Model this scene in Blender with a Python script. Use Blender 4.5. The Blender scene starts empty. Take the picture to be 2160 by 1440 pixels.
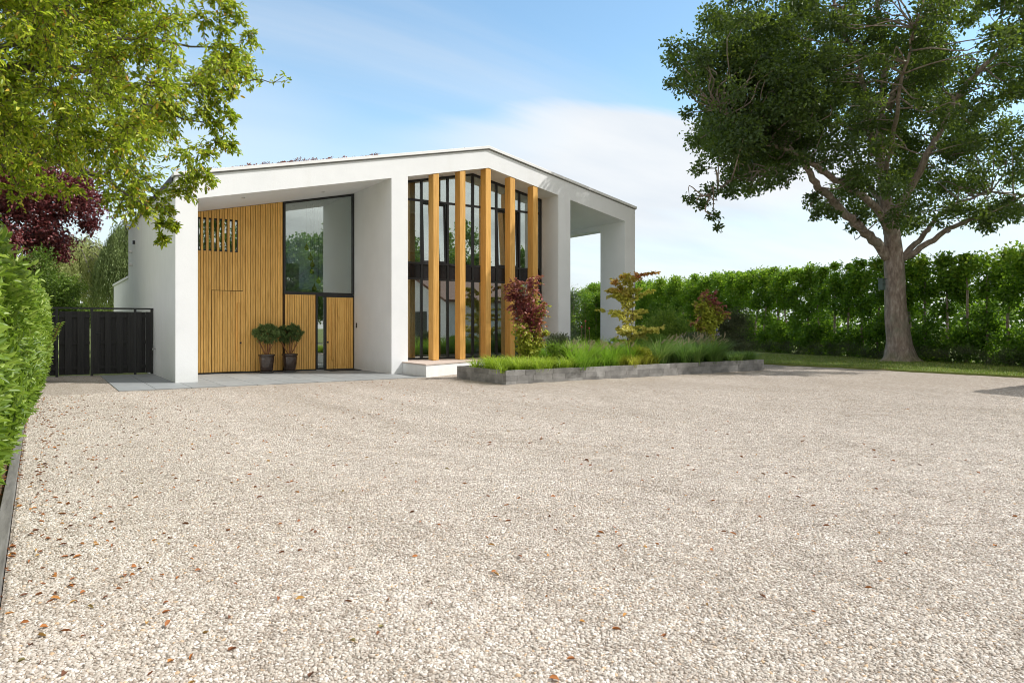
import bpy, bmesh, math, random
import numpy as np
from mathutils import Vector
rng = np.random.default_rng(7)
random.seed(7)
SC = bpy.context.scene
COL = SC.collection

# ---------------------------------------------------------------- camera
TH = math.radians(34.0); FPX = 1480.0; HY = 687.0; CH = 1.5
cam = bpy.data.cameras.new('camera'); co = bpy.data.objects.new('camera', cam); COL.objects.link(co)
cam.sensor_width = 36; cam.lens = FPX / 2160 * 36; cam.shift_y = -(720 - HY) / 2160
cam.clip_start = 0.1; cam.clip_end = 4000
co.location = (0, 0, CH); co.rotation_euler = (math.pi / 2, 0, -TH)
SC.camera = co

# ---------------------------------------------------------------- light
SUN = Vector((0.74, -0.50, 1.0)).normalized()
sl = bpy.data.lights.new('sun', 'SUN'); sl.energy = 4.05; sl.angle = math.radians(0.55); sl.color = (1.0, 0.965, 0.915)
so = bpy.data.objects.new('sun', sl); COL.objects.link(so)
so.rotation_euler = (-SUN).to_track_quat('-Z', 'Y').to_euler(); so.location = (20, -20, 30)

W = bpy.data.worlds.new('World'); SC.world = W; W.use_nodes = True
nt = W.node_tree; nt.nodes.clear()
def N(t, **k):
    n = nt.nodes.new(t)
    for a, b in k.items(): setattr(n, a, b)
    return n
def LK(a, b): nt.links.new(a, b)
def MATH(op, a, b=None, clamp=False):
    n = N('ShaderNodeMath', operation=op); n.use_clamp = clamp
    for i, v in enumerate((a, b)):
        if v is None: continue
        if isinstance(v, (int, float)): n.inputs[i].default_value = v
        else: LK(v, n.inputs[i])
    return n.outputs[0]
sky = N('ShaderNodeTexSky', sky_type='NISHITA'); sky.sun_disc = False
sky.sun_elevation = math.asin(SUN.z); sky.sun_rotation = math.atan2(SUN.x, SUN.y)
sky.altitude = 0; sky.air_density = 1.0; sky.dust_density = 0.6; sky.ozone_density = 1.6
tc = N('ShaderNodeTexCoord')
sep = N('ShaderNodeSeparateXYZ'); LK(tc.outputs['Generated'], sep.inputs[0])
zc = MATH('MAXIMUM', sep.outputs[2], 0.0)
den = MATH('ADD', zc, 0.16)
cx = MATH('DIVIDE', sep.outputs[0], den); cy = MATH('DIVIDE', sep.outputs[1], den)
cmb = N('ShaderNodeCombineXYZ'); LK(cx, cmb.inputs[0]); LK(cy, cmb.inputs[1])
mp = N('ShaderNodeMapping'); mp.inputs['Rotation'].default_value = (0, 0, math.radians(-24)); mp.inputs['Scale'].default_value = (0.42, 1.0, 1); mp.inputs['Location'].default_value = (3.1, 1.7, 0)
LK(cmb.outputs[0], mp.inputs[0])
n1 = N('ShaderNodeTexNoise'); n1.inputs['Scale'].default_value = 0.75; n1.inputs['Detail'].default_value = 8; n1.inputs['Roughness'].default_value = 0.55; n1.inputs['Distortion'].default_value = 0.5
LK(mp.outputs[0], n1.inputs[0])
r1 = N('ShaderNodeMapRange', interpolation_type='SMOOTHSTEP'); r1.inputs[1].default_value = 0.46; r1.inputs[2].default_value = 0.95
LK(n1.outputs[0], r1.inputs[0])
hz = N('ShaderNodeMapRange', interpolation_type='SMOOTHSTEP'); hz.inputs[1].default_value = 0.33; hz.inputs[2].default_value = 0.02; hz.inputs[3].default_value = 0.0; hz.inputs[4].default_value = 0.90
LK(sep.outputs[2], hz.inputs[0])
# bright cloud bank beyond the right end of the house, and thin cloud low on the left
zj = MATH('ADD', sep.outputs[2], MATH('MULTIPLY', MATH('SUBTRACT', n1.outputs[0], 0.5), -0.30))
def bank(az, wid, lo, hi, k):
    v = Vector((math.sin(math.radians(az)), math.cos(math.radians(az)), 0))
    d = N('ShaderNodeVectorMath', operation='DOT_PRODUCT'); LK(tc.outputs['Generated'], d.inputs[0]); d.inputs[1].default_value = v
    a = N('ShaderNodeMapRange', interpolation_type='SMOOTHSTEP'); a.inputs[1].default_value = math.cos(math.radians(wid)); a.inputs[2].default_value = 0.99; LK(d.outputs['Value'], a.inputs[0])
    e = N('ShaderNodeMapRange', interpolation_type='SMOOTHSTEP'); e.inputs[1].default_value = hi; e.inputs[2].default_value = lo; LK(zj, e.inputs[0])
    return MATH('MULTIPLY', MATH('MULTIPLY', a.outputs[0], e.outputs[0]), k)
b1 = bank(46, 30, 0.245, 0.285, 1.0)
b2 = bank(6, 26, 0.24, 0.48, 0.55)
lowcut = N('ShaderNodeMapRange', interpolation_type='SMOOTHSTEP'); lowcut.inputs[1].default_value = 0.05; lowcut.inputs[2].default_value = 0.17; lowcut.inputs[3].default_value = 0.25; LK(zj, lowcut.inputs[0])
mm = MATH('MULTIPLY', MATH('ADD', MATH('MULTIPLY', b1, lowcut.outputs[0]), b2, True), MATH('ADD', MATH('MULTIPLY', n1.outputs[0], 1.2), 0.42))
fac0 = MATH('MAXIMUM', MATH('MAXIMUM', r1.outputs[0], hz.outputs[0]), MATH('MINIMUM', mm, 0.97))
# the sky behind the photographer is mostly overcast with warm grey cloud (seen mirrored in the windows)
db_ = N('ShaderNodeVectorMath', operation='DOT_PRODUCT'); LK(tc.outputs['Generated'], db_.inputs[0]); db_.inputs[1].default_value = (-math.sin(TH), -math.cos(TH), 0.25)
bk_ = N('ShaderNodeMapRange', interpolation_type='SMOOTHSTEP'); bk_.inputs[1].default_value = -0.45; bk_.inputs[2].default_value = 0.35; LK(db_.outputs['Value'], bk_.inputs[0])
cov = MATH('MULTIPLY', bk_.outputs[0], MATH('ADD', MATH('MULTIPLY', n1.outputs[0], 0.9), 0.42), True)
fac = fac0
n2 = N('ShaderNodeTexNoise'); n2.inputs['Scale'].default_value = 2.2; n2.inputs['Detail'].default_value = 5
LK(mp.outputs[0], n2.inputs[0])
cr = N('ShaderNodeValToRGB'); cr.color_ramp.elements[0].color = (6.7, 7.3, 8.0, 1); cr.color_ramp.elements[0].position = .3
cr.color_ramp.elements[1].color = (8.1, 8.35, 8.6, 1); cr.color_ramp.elements[1].position = .6
LK(n2.outputs[0], cr.inputs[0])
skm = N('ShaderNodeMixRGB', blend_type='MULTIPLY'); skm.inputs[0].default_value = 1; skm.inputs[2].default_value = (1.95, 2.2, 2.05, 1); LK(sky.outputs[0], skm.inputs[1])
mx = N('ShaderNodeMixRGB'); LK(fac, mx.inputs[0]); LK(skm.outputs[0], mx.inputs[1]); LK(cr.outputs[0], mx.inputs[2])
cr2 = N('ShaderNodeValToRGB'); cr2.color_ramp.elements[0].color = (6.0, 5.8, 5.5, 1); cr2.color_ramp.elements[0].position = .35
cr2.color_ramp.elements[1].color = (10.2, 9.9, 9.4, 1); cr2.color_ramp.elements[1].position = .65
LK(n2.outputs[0], cr2.inputs[0])
mx2 = N('ShaderNodeMixRGB'); LK(cov, mx2.inputs[0]); LK(mx.outputs[0], mx2.inputs[1]); LK(cr2.outputs[0], mx2.inputs[2]); mx = mx2
bg = N('ShaderNodeBackground'); bg.inputs[1].default_value = 0.10; LK(mx.outputs[0], bg.inputs[0])
wo = N('ShaderNodeOutputWorld'); LK(bg.outputs[0], wo.inputs[0])
SC.view_settings.view_transform = 'Standard'; SC.view_settings.look = 'None'
SC.view_settings.exposure = 0.2; SC.view_settings.gamma = 1
SC.cycles.max_bounces = 8; SC.cycles.transparent_max_bounces = 12; SC.cycles.use_denoising = True
SC.cycles.sample_clamp_indirect = 6; SC.cycles.pixel_filter_type = 'BLACKMAN_HARRIS'; SC.cycles.filter_width = 1.0

# ---------------------------------------------------------------- projecting helpers (to place things measured from the photo)
cT, sT = math.cos(TH), math.sin(TH)
def proj(P):
    P = np.asarray(P, float); x = P[..., 0]; y = P[..., 1]; z = P[..., 2] - CH
    xc = x * cT - y * sT; zc_ = x * sT + y * cT
    zc_ = np.where(zc_ < .1, .1, zc_)
    return 1080 + FPX * xc / zc_, HY - FPX * z / zc_
def at(px, py, D):
    a = (px - 1080) / FPX; b = -(py - HY) / FPX
    return np.array([(a * cT + sT) * D, (-a * sT + cT) * D, CH + b * D])
def inpoly(x, y, poly):
    p = np.array(poly, float); n = len(p); r = np.zeros(x.shape, bool); j = n - 1
    for i in range(n):
        c = ((p[i, 1] > y) != (p[j, 1] > y)) & (x < (p[j, 0] - p[i, 0]) * (y - p[i, 1]) / (p[j, 1] - p[i, 1] + 1e-9) + p[i, 0])
        r ^= c; j = i
    return r

# ---------------------------------------------------------------- materials
def newmat(name):
    global nt
    m = bpy.data.materials.new(name); m.use_nodes = True; nt = m.node_tree; nt.nodes.clear()
    b = N('ShaderNodeBsdfPrincipled'); o = N('ShaderNodeOutputMaterial'); LK(b.outputs[0], o.inputs[0])
    return m, b, o
def ramp(fac, stops):
    r = N('ShaderNodeValToRGB'); e = r.color_ramp.elements
    while len(e) < len(stops): e.new(.5)
    for i, (p, c) in enumerate(stops):
        e[i].position = p; e[i].color = (*c, 1)
    LK(fac, r.inputs[0]); return r.outputs[0]
def noise(scale, detail=4, rough=.5, vec=None, stretch=None, out=0):
    t = N('ShaderNodeTexCoord'); s = t.outputs['Object'] if vec is None else vec
    if stretch:
        m = N('ShaderNodeMapping'); m.inputs['Scale'].default_value = stretch; LK(s, m.inputs[0]); s = m.outputs[0]
    n = N('ShaderNodeTexNoise'); n.inputs['Scale'].default_value = scale; n.inputs['Detail'].default_value = detail; n.inputs['Roughness'].default_value = rough
    LK(s, n.inputs[0]); return n.outputs[out]
def bump(b, h, strength, dist=.01, chain=None):
    n = N('ShaderNodeBump'); n.inputs['Strength'].default_value = strength; n.inputs['Distance'].default_value = dist
    LK(h, n.inputs['Height'])
    if chain: LK(chain, n.inputs['Normal'])
    LK(n.outputs[0], b.inputs['Normal']); return n.outputs[0]
def mixc(a, b, f, mode='MIX'):
    n = N('ShaderNodeMixRGB', blend_type=mode)
    for i, v in ((0, f), (1, a), (2, b)):
        if isinstance(v, tuple): n.inputs[i].default_value = (*v, 1) if len(v) == 3 else v
        elif isinstance(v, (int, float)): n.inputs[i].default_value = v
        else: LK(v, n.inputs[i])
    return n.outputs[0]
def simple(name, c, rough=.6, var=.12, scale=6, bs=0.0, metal=0, spec=.5):
    m, b, o = newmat(name)
    lo = tuple(x * (1 - var) for x in c); hi = tuple(min(1, x * (1 + var)) for x in c)
    LK(ramp(noise(scale, 5), [(.3, lo), (.7, hi)]), b.inputs['Base Color'])
    b.inputs['Roughness'].default_value = rough; b.inputs['Metallic'].default_value = metal
    b.inputs['Specular IOR Level'].default_value = spec
    if bs: bump(b, noise(scale * 12, 4), bs, .004)
    return m

def mat_stucco():
    m, b, o = newmat('white_stucco')
    n = noise(1.3, 6, .6); st = noise(1.0, 5, .6, stretch=(2.5, 2.5, .25))
    c = mixc(ramp(n, [(.3, (.79, .80, .81)), (.7, (.84, .85, .86))]), (.74, .73, .70), 0)
    f = N('ShaderNodeMapRange'); f.inputs[1].default_value = .58; f.inputs[2].default_value = .8; f.inputs[3].default_value = 0; f.inputs[4].default_value = .22; LK(st, f.inputs[0])
    c2 = mixc(c, (.66, .64, .60), f.outputs[0])
    # splash dirt close to the ground
    t = N('ShaderNodeTexCoord'); s = N('ShaderNodeSeparateXYZ'); LK(t.outputs['Object'], s.inputs[0])
    g = N('ShaderNodeMapRange'); g.inputs[1].default_value = .45; g.inputs[2].default_value = 0.0; g.inputs[3].default_value = 0; g.inputs[4].default_value = .5; LK(s.outputs[2], g.inputs[0])
    gn = MATH('MULTIPLY', g.outputs[0], noise(6, 5, .6))
    c3 = mixc(c2, (.50, .50, .42), gn)
    LK(c3, b.inputs['Base Color']); b.inputs['Roughness'].default_value = .92; b.inputs['Specular IOR Level'].default_value = .25
    bump(b, noise(160, 3, .6), .35, .006, bump(b, noise(26, 3), .2, .01))
    return m
def mat_wood(name, dark, mid, light, axis_stretch, sc=7, rough=.55):
    m, b, o = newmat(name)
    n = noise(sc, 7, .62, stretch=axis_stretch)
    oi = N('ShaderNodeObjectInfo')
    at_ = N('ShaderNodeAttribute', attribute_name='rnd'); 
    c = ramp(n, [(.28, dark), (.5, mid), (.74, light)])
    v = N('ShaderNodeHueSaturation'); LK(c, v.inputs['Color'])
    vv = MATH('ADD', MATH('MULTIPLY', at_.outputs['Fac'], .18), .90); LK(vv, v.inputs['Value'])
    # knots
    k = N('ShaderNodeTexVoronoi'); t = N('ShaderNodeTexCoord'); mpp = N('ShaderNodeMapping'); mpp.inputs['Scale'].default_value = tuple(x * 3 for x in axis_stretch); LK(t.outputs['Object'], mpp.inputs[0]); LK(mpp.outputs[0], k.inputs[0]); k.inputs['Scale'].default_value = 3
    kf = N('ShaderNodeMapRange'); kf.inputs[1].default_value = .11; kf.inputs[2].default_value = .04; kf.inputs[3].default_value = 0; kf.inputs[4].default_value = .6; LK(k.outputs[0], kf.inputs[0])
    LK(mixc(v.outputs[0], tuple(x * .4 for x in dark), kf.outputs[0]), b.inputs['Base Color'])
    b.inputs['Roughness'].default_value = rough; bump(b, n, .15, .003)
    return m
def mat_leaf(name, stops, trans=.35, tcol=(.35, .5, .05), rough=.45, spec=.4):
    m, b, o = newmat(name)
    a = N('ShaderNodeAttribute', attribute_name='rnd')
    c = ramp(a.outputs['Fac'], stops)
    c = mixc(c, tuple([.6] * 3), 0)
    LK(c, b.inputs['Base Color']); b.inputs['Roughness'].default_value = rough; b.inputs['Specular IOR Level'].default_value = spec
    t = N('ShaderNodeBsdfTranslucent'); LK(mixc(c, tcol, .45), t.inputs[0])
    x = N('ShaderNodeMixShader'); x.inputs[0].default_value = trans
    LK(b.outputs[0], x.inputs[1]); LK(t.outputs[0], x.inputs[2]); LK(x.outputs[0], o.inputs[0])
    return m
def mat_glass(name='window_glass', tint=(.86, .92, .90), k=.22):
    m, b, o = newmat(name); nt.nodes.remove(b)
    tr = N('ShaderNodeBsdfTransparent'); tr.inputs[0].default_value = (*tint, 1)
    gl = N('ShaderNodeBsdfGlossy'); gl.inputs['Roughness'].default_value = 0.0; gl.inputs[0].default_value = (.95, 1, .98, 1)
    fr = N('ShaderNodeFresnel'); fr.inputs[0].default_value = 1.55
    f = MATH('ADD', MATH('MULTIPLY', fr.outputs[0], 2.2), k, True)
    x = N('ShaderNodeMixShader'); LK(f, x.inputs[0]); LK(tr.outputs[0], x.inputs[1]); LK(gl.outputs[0], x.inputs[2]); LK(x.outputs[0], o.inputs[0])
    return m
def mat_bark(name, c1, c2, c3, sc=9):
    m, b, o = newmat(name)
    n = noise(sc, 8, .65, stretch=(1, 1, .35)); n2 = noise(2.2, 4)
    c = ramp(n, [(.3, c1), (.5, c2), (.68, c3)])
    f = N('ShaderNodeMapRange'); f.inputs[1].default_value = .5; f.inputs[2].default_value = .7; f.inputs[4].default_value = .6; LK(n2, f.inputs[0])
    t = N('ShaderNodeTexCoord'); s = N('ShaderNodeSeparateXYZ'); LK(t.outputs['Object'], s.inputs[0])
    g = N('ShaderNodeMapRange'); g.inputs[1].default_value = .5; g.inputs[2].default_value = 0.05; g.inputs[3].default_value = 0; g.inputs[4].default_value = .8; LK(s.outputs[2], g.inputs[0])
    c = mixc(c, (.22, .22, .17), f.outputs[0])
    c = mixc(c, (.16, .17, .05), MATH('MULTIPLY', g.outputs[0], noise(5, 3)))
    LK(c, b.inputs['Base Color']); b.inputs['Roughness'].default_value = .9
    bump(b, n, .9, .03)
    return m
def tracks(vec):
    m = N('ShaderNodeMapping'); m.inputs['Rotation'].default_value = (0, 0, math.radians(24)); m.inputs['Scale'].default_value = (1.5, .13, 1); LK(vec, m.inputs[0])
    n = N('ShaderNodeTexNoise'); n.inputs['Scale'].default_value = 1.0; n.inputs['Detail'].default_value = 4; n.inputs['Roughness'].default_value = .6; n.inputs['Distortion'].default_value = .9; LK(m.outputs[0], n.inputs[0])
    return ramp(n.outputs[0], [(.36, (.95, .945, .94)), (.5, (1.0, 1.0, 1.0)), (.66, (1.04, 1.04, 1.045))])
ARCS = [(24.0, 13.0, 19.6, 1), (24.0, 13.0, 21.1, 1), (1.5, 27.5, 21.5, .8), (1.5, 27.5, 23.0, .8), (30.0, -2.0, 22.6, .8), (30.0, -2.0, 24.1, .8)]
def wheel(vec):
    out = None; nz = noise(.6, 3, .5, vec=vec); wob = MATH('MULTIPLY', MATH('SUBTRACT', nz, .5), .5)
    for cx_, cy_, R_, k_ in ARCS:
        d = N('ShaderNodeVectorMath', operation='DISTANCE'); mz = N('ShaderNodeVectorMath', operation='MULTIPLY'); mz.inputs[1].default_value = (1, 1, 0); LK(vec, mz.inputs[0]); LK(mz.outputs[0], d.inputs[0]); d.inputs[1].default_value = (cx_, cy_, 0)
        a = MATH('ABSOLUTE', MATH('ADD', MATH('SUBTRACT', d.outputs['Value'], R_), wob))
        r = N('ShaderNodeMapRange', interpolation_type='SMOOTHSTEP'); r.inputs[1].default_value = .26; r.inputs[2].default_value = .06; r.inputs[4].default_value = k_; LK(a, r.inputs[0])
        out = r.outputs[0] if out is None else MATH('MAXIMUM', out, r.outputs[0])
    return MATH('MULTIPLY', out, MATH('MULTIPLY', nz, 1.5), True)
def mat_gravel():
    m, b, o = newmat('gravel_bed')
    t = N('ShaderNodeTexCoord').outputs['Object']
    w = N('ShaderNodeTexVoronoi'); w.inputs['Scale'].default_value = 62; w.inputs['Randomness'].default_value = 1; LK(t, w.inputs[0])
    sc_ = N('ShaderNodeSeparateColor'); LK(w.outputs['Color'], sc_.inputs[0])
    c = ramp(sc_.outputs[0], GR_STOPS)
    edge = N('ShaderNodeMapRange'); edge.inputs[1].default_value = .30; edge.inputs[2].default_value = .62; edge.inputs[3].default_value = 0; edge.inputs[4].default_value = .5; LK(w.outputs['Distance'], edge.inputs[0])
    c = mixc(c, (.16, .12, .085), edge.outputs[0])
    big = noise(.55, 5, .6, vec=t, stretch=(1, .45, 1)); mid = noise(7, 5, .7, vec=t)
    fine = noise(24, 4, .8, vec=t)
    c = mixc(c, ramp(big, [(.32, (.93, .915, .89)), (.66, (1.06, 1.055, 1.05))]), 1, 'MULTIPLY')
    c = mixc(c, tracks(t), 1, 'MULTIPLY'); c = mixc(c, mixc(c, (.93, .92, .91), 1, 'MULTIPLY'), wheel(t))
    c = mixc(c, ramp(mid, [(.3, (.83, .81, .79)), (.7, (1.17, 1.17, 1.17))]), 1, 'MULTIPLY')
    c = mixc(c, ramp(fine, [(.36, (.56, .53, .49)), (.5, (1.02, 1.02, 1.02)), (.68, (1.25, 1.25, 1.25))]), 1, 'MULTIPLY')
    LK(c, b.inputs['Base Color']); b.inputs['Roughness'].default_value = .85; b.inputs['Specular IOR Level'].default_value = .3
    inv = MATH('SUBTRACT', 1.0, w.outputs['Distance'])
    bump(b, inv, .8, .012, bump(b, mid, .7, .06))
    return m
GR_STOPS = [(0.0, (.30, .25, .20)), (.16, (.41, .355, .30)), (.42, (.51, .46, .40)), (.62, (.46, .415, .365)), (.78, (.61, .565, .51)), (.95, (.74, .705, .66)), (.99, (.54, .39, .25))]
M = {}
M['stucco'] = mat_stucco()
M['clad'] = mat_wood('timber_cladding', (.56, .29, .062), (.84, .48, .125), (.96, .60, .19), (6, 6, .35), 5)
M['fin'] = mat_wood('timber_fin', (.54, .275, .055), (.72, .39, .095), (.84, .49, .15), (5, 5, .25), 5, .5)
M['black'] = simple('black_metal', (.018, .019, .021), .38, .2, 3)
M['steel'] = simple('brushed_steel', (.55, .55, .55), .3, .1, 8, metal=1)
M['cladback'] = simple('dark_cladding_gap', (.05, .028, .012), .9)
M['coping'] = simple('white_coping', (.80, .80, .80), .45, .04, 3)
M['glass'] = mat_glass()
M['int_white'] = simple('interior_plaster', (.84, .85, .81), .8, .03, 2)
M['int_floor'] = simple('interior_floor', (.22, .19, .16), .4, .1, 3)
M['int_dark'] = simple('interior_dark', (.09, .08, .07), .6, .2, 3)
M['gate'] = mat_wood('black_stained_timber', (.008, .008, .009), (.017, .016, .017), (.034, .031, .030), (5, 5, .3), 6, .6)
M['edging'] = mat_wood('grey_edging_board', (.11, .10, .09), (.18, .168, .15), (.26, .245, .225), (5, .4, 5), 5, .8)
M['pot'] = simple('glazed_brown_pot', (.055, .036, .028), .12, .25, 4, spec=.8)
M['saucer'] = simple('dark_saucer', (.05, .048, .045), .5)
M['soil'] = simple('dark_soil', (.03, .022, .015), .95, .3, 12, .6)
M['mat'] = simple('doormat_fibre', (.022, .022, .022), .95, .2, 40, .5)
M['seedum'] = None
M['step'] = simple('terrace_pink_stone', (.55, .46, .40), .7, .08, 5, .15)
M['brass'] = simple('smoked_brass_glass', (.36, .17, .04), .3, .3, 6, metal=.25)
M['curtain'] = simple('linen_curtain', (.72, .67, .57), .9, .06, 8)
M['sofa'] = simple('grey_sofa_fabric', (.30, .30, .29), .9, .08, 10)
M['teal'] = simple('pale_teal_panel', (.25, .42, .42), .6, .1, 3)
M['birdbox'] = simple('green_grey_box', (.09, .13, .12), .7, .15, 6)
M['roof_tile'] = simple('red_brown_roof', (.16, .07, .045), .8, .2, 9, .4)
M['oakbark'] = mat_bark('oak_bark', (.14, .105, .085), (.28, .215, .18), (.44, .37, .32))
M['bark'] = mat_bark('grey_bark', (.06, .05, .04), (.12, .10, .08), (.2, .17, .14), 20)
M['stem'] = simple('orange_stem', (.30, .14, .06), .8, .2, 20)
M['thinstem'] = simple('thin_brown_stem', (.09, .06, .04), .8, .2, 20)

def mat_slab():
    m, b, o = newmat('bluestone_paving')
    n = noise(2.2, 7, .6, stretch=(1, 3.5, 1)); n2 = noise(30, 3)
    c = ramp(n, [(.3, (.165, .175, .178)), (.7, (.27, .28, .278))])
    a = N('ShaderNodeAttribute', attribute_name='rnd')
    v = N('ShaderNodeHueSaturation'); LK(c, v.inputs['Color']); LK(MATH('ADD', MATH('MULTIPLY', a.outputs['Fac'], .2), 1.15), v.inputs['Value'])
    LK(v.outputs[0], b.inputs['Base Color']); b.inputs['Roughness'].default_value = .6; bump(b, n2, .15, .003)
    return m
M['slab'] = mat_slab()
def mat_planter():
    m, b, o = newmat('grey_stone_blocks')
    a = N('ShaderNodeAttribute', attribute_name='rnd')
    n = noise(3.0, 7, .65)
    c = ramp(n, [(.28, (.13, .125, .118)), (.5, (.21, .203, .192)), (.72, (.30, .292, .28))])
    v = N('ShaderNodeHueSaturation'); LK(c, v.inputs['Color']); LK(MATH('ADD', MATH('MULTIPLY', a.outputs['Fac'], .55), .85), v.inputs['Value'])
    LK(v.outputs[0], b.inputs['Base Color']); b.inputs['Roughness'].default_value = .75; bump(b, noise(40, 5), .35, .006)
    return m
M['planter'] = mat_planter()
def mat_lawn():
    m, b, o = newmat('lawn_turf')
    c = ramp(noise(1.4, 6, .6), [(.3, (.12, .16, .03)), (.55, (.19, .23, .05)), (.75, (.32, .28, .12))])
    c = mixc(c, ramp(noise(60, 3), [(.3, (.6, .6, .6)), (.7, (1.3, 1.3, 1.3))]), 1, 'MULTIPLY')
    LK(c, b.inputs['Base Color']); b.inputs['Roughness'].default_value = .9; bump(b, noise(80, 3), .8, .02)
    return m
M['lawn'] = mat_lawn()
M['gravel'] = mat_gravel()
def mat_stone():
    m, b, o = newmat('pebble')
    oi = N('ShaderNodeObjectInfo')
    c = ramp(oi.outputs['Random'], GR_STOPS)
    g = N('ShaderNodeNewGeometry')
    big = noise(.55, 5, .6, vec=g.outputs['Position'], stretch=(1, .45, 1))
    c = mixc(c, ramp(big, [(.32, (.95, .935, .91)), (.66, (1.07, 1.065, 1.06))]), 1, 'MULTIPLY')
    c = mixc(c, tracks(g.outputs['Position']), 1, 'MULTIPLY'); c = mixc(c, mixc(c, (.93, .92, .91), 1, 'MULTIPLY'), wheel(g.outputs['Position']))
    c = mixc(c, ramp(noise(7, 4, .7, vec=g.outputs['Position']), [(.3, (.82, .80, .78)), (.7, (1.15, 1.15, 1.15))]), 1, 'MULTIPLY')
    LK(c, b.inputs['Base Color']); b.inputs['Roughness'].default_value = .62; b.inputs['Specular IOR Level'].default_value = .35
    return m
M['stone'] = mat_stone()
# leaves (rnd attribute picks the shade of each leaf)
M['l_fore'] = mat_leaf('cherry_leaf', [(0, (.06, .11, .012)), (.3, (.21, .30, .024)), (.7, (.48, .55, .045)), (.95, (.70, .68, .10)), (.992, (.70, .30, .06))], .47, (.66, .85, .03), .35, .5)
M['l_oak'] = mat_leaf('oak_leaf', [(0, (.020, .042, .018)), (.45, (.050, .088, .030)), (.85, (.11, .165, .038)), (1, (.28, .30, .045))], .38, (.42, .60, .03), .42, .45)
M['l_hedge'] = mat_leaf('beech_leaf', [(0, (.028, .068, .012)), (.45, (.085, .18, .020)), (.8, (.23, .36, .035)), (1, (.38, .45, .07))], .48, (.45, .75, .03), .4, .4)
M['l_laurel'] = mat_leaf('laurel_leaf', [(0, (.07, .13, .022)), (.4, (.17, .27, .038)), (.75, (.31, .42, .07)), (.95, (.46, .54, .14)), (1, (.40, .28, .10))], .36, (.50, .75, .05), .38, .4)
M['l_purple'] = mat_leaf('purple_leaf', [(0, (.06, .015, .017)), (.5, (.18, .042, .048)), (.9, (.36, .12, .11)), (1, (.05, .08, .03))], .25, (.25, .03, .03), .4, .5)
M['l_mixgreen'] = mat_leaf('garden_shrub_leaf', [(0, (.05, .09, .016)), (.5, (.12, .20, .03)), (.9, (.22, .33, .05)), (1, (.35, .42, .08))], .35, (.3, .5, .05))
M['l_willow'] = mat_leaf('willow_leaf', [(0, (.20, .24, .07)), (.5, (.38, .42, .14)), (1, (.58, .60, .26))], .35, (.4, .5, .1))
M['l_willow_d'] = mat_leaf('dark_willow_leaf', [(0, (.08, .12, .04)), (.6, (.19, .26, .08)), (1, (.36, .43, .15))], .3, (.3, .4, .1))
M['l_shrubA'] = mat_leaf('purple_green_leaf', [(0, (.20, .045, .06)), (.30, (.42, .11, .13)), (.50, (.52, .22, .18)), (.58, (.34, .38, .045)), (1, (.50, .58, .08))], .35, (.5, .3, .05))
M['l_shrubB'] = mat_leaf('autumn_leaf', [(0, (.40, .07, .06)), (.2, (.52, .18, .09)), (.36, (.50, .36, .08)), (.6, (.50, .52, .08)), (1, (.72, .68, .18))], .35, (.55, .45, .05))
M['l_dark'] = mat_leaf('dark_shrub_leaf', [(0, (.03, .04, .02)), (.6, (.07, .09, .04)), (1, (.14, .16, .07))], .2, (.2, .25, .05), .6)
M['l_olive'] = mat_leaf('grey_olive_leaf', [(0, (.04, .055, .035)), (.6, (.10, .12, .075)), (1, (.2, .22, .14))], .2, (.25, .3, .12), .6)
M['l_pine'] = mat_leaf('pine_needle', [(0, (.04, .075, .022)), (.5, (.12, .19, .05)), (1, (.30, .40, .14))], .1, (.2, .3, .05), .5)
M['l_feather'] = mat_leaf('bright_shrub_leaf', [(0, (.07, .13, .02)), (.6, (.17, .28, .035)), (1, (.32, .42, .07))], .35, (.3, .5, .05))
M['g_lime'] = mat_leaf('lime_grass_blade', [(0, (.12, .20, .015)), (.4, (.32, .45, .04)), (.85, (.52, .64, .10)), (1, (.66, .62, .32))], .4, (.4, .6, .03))
M['g_green'] = mat_leaf('green_grass_blade', [(0, (.08, .17, .016)), (.45, (.22, .38, .035)), (.9, (.42, .58, .08)), (1, (.60, .58, .26))], .4, (.3, .6, .03))
M['g_yellow'] = mat_leaf('yellow_sedge_blade', [(0, (.16, .19, .016)), (.5, (.44, .46, .05)), (1, (.66, .60, .18))], .4, (.5, .6, .03))
M['g_dark'] = mat_leaf('fountain_grass_blade', [(0, (.05, .11, .024)), (.5, (.14, .25, .05)), (.9, (.30, .42, .11)), (1, (.50, .48, .24))], .35, (.2, .4, .05))
M['g_plume'] = mat_leaf('seed_plume', [(0, (.30, .24, .14)), (1, (.55, .48, .34))], .3, (.5, .4, .3), .9)
M['g_lawn'] = mat_leaf('lawn_blade', [(0, (.10, .16, .02)), (.6, (.22, .30, .04)), (1, (.42, .38, .14))], .3, (.3, .5, .05))
M['sedum'] = mat_leaf('sedum_leaf', [(0, (.10, .03, .022)), (.5, (.26, .085, .06)), (1, (.40, .22, .17))], .15, (.4, .2, .1), .8)
M['deadleaf'] = mat_leaf('fallen_leaf', [(0, (.14, .06, .03)), (.3, (.28, .10, .035)), (.7, (.42, .16, .04)), (.9, (.52, .28, .07)), (1, (.18, .18, .07))], .1, (.5, .2, .05), .7)
M['flower'] = simple('lilac_flower', (.40, .42, .75), .8)
M['pinkflower'] = simple('pink_flower', (.5, .10, .10), .8)

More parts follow.
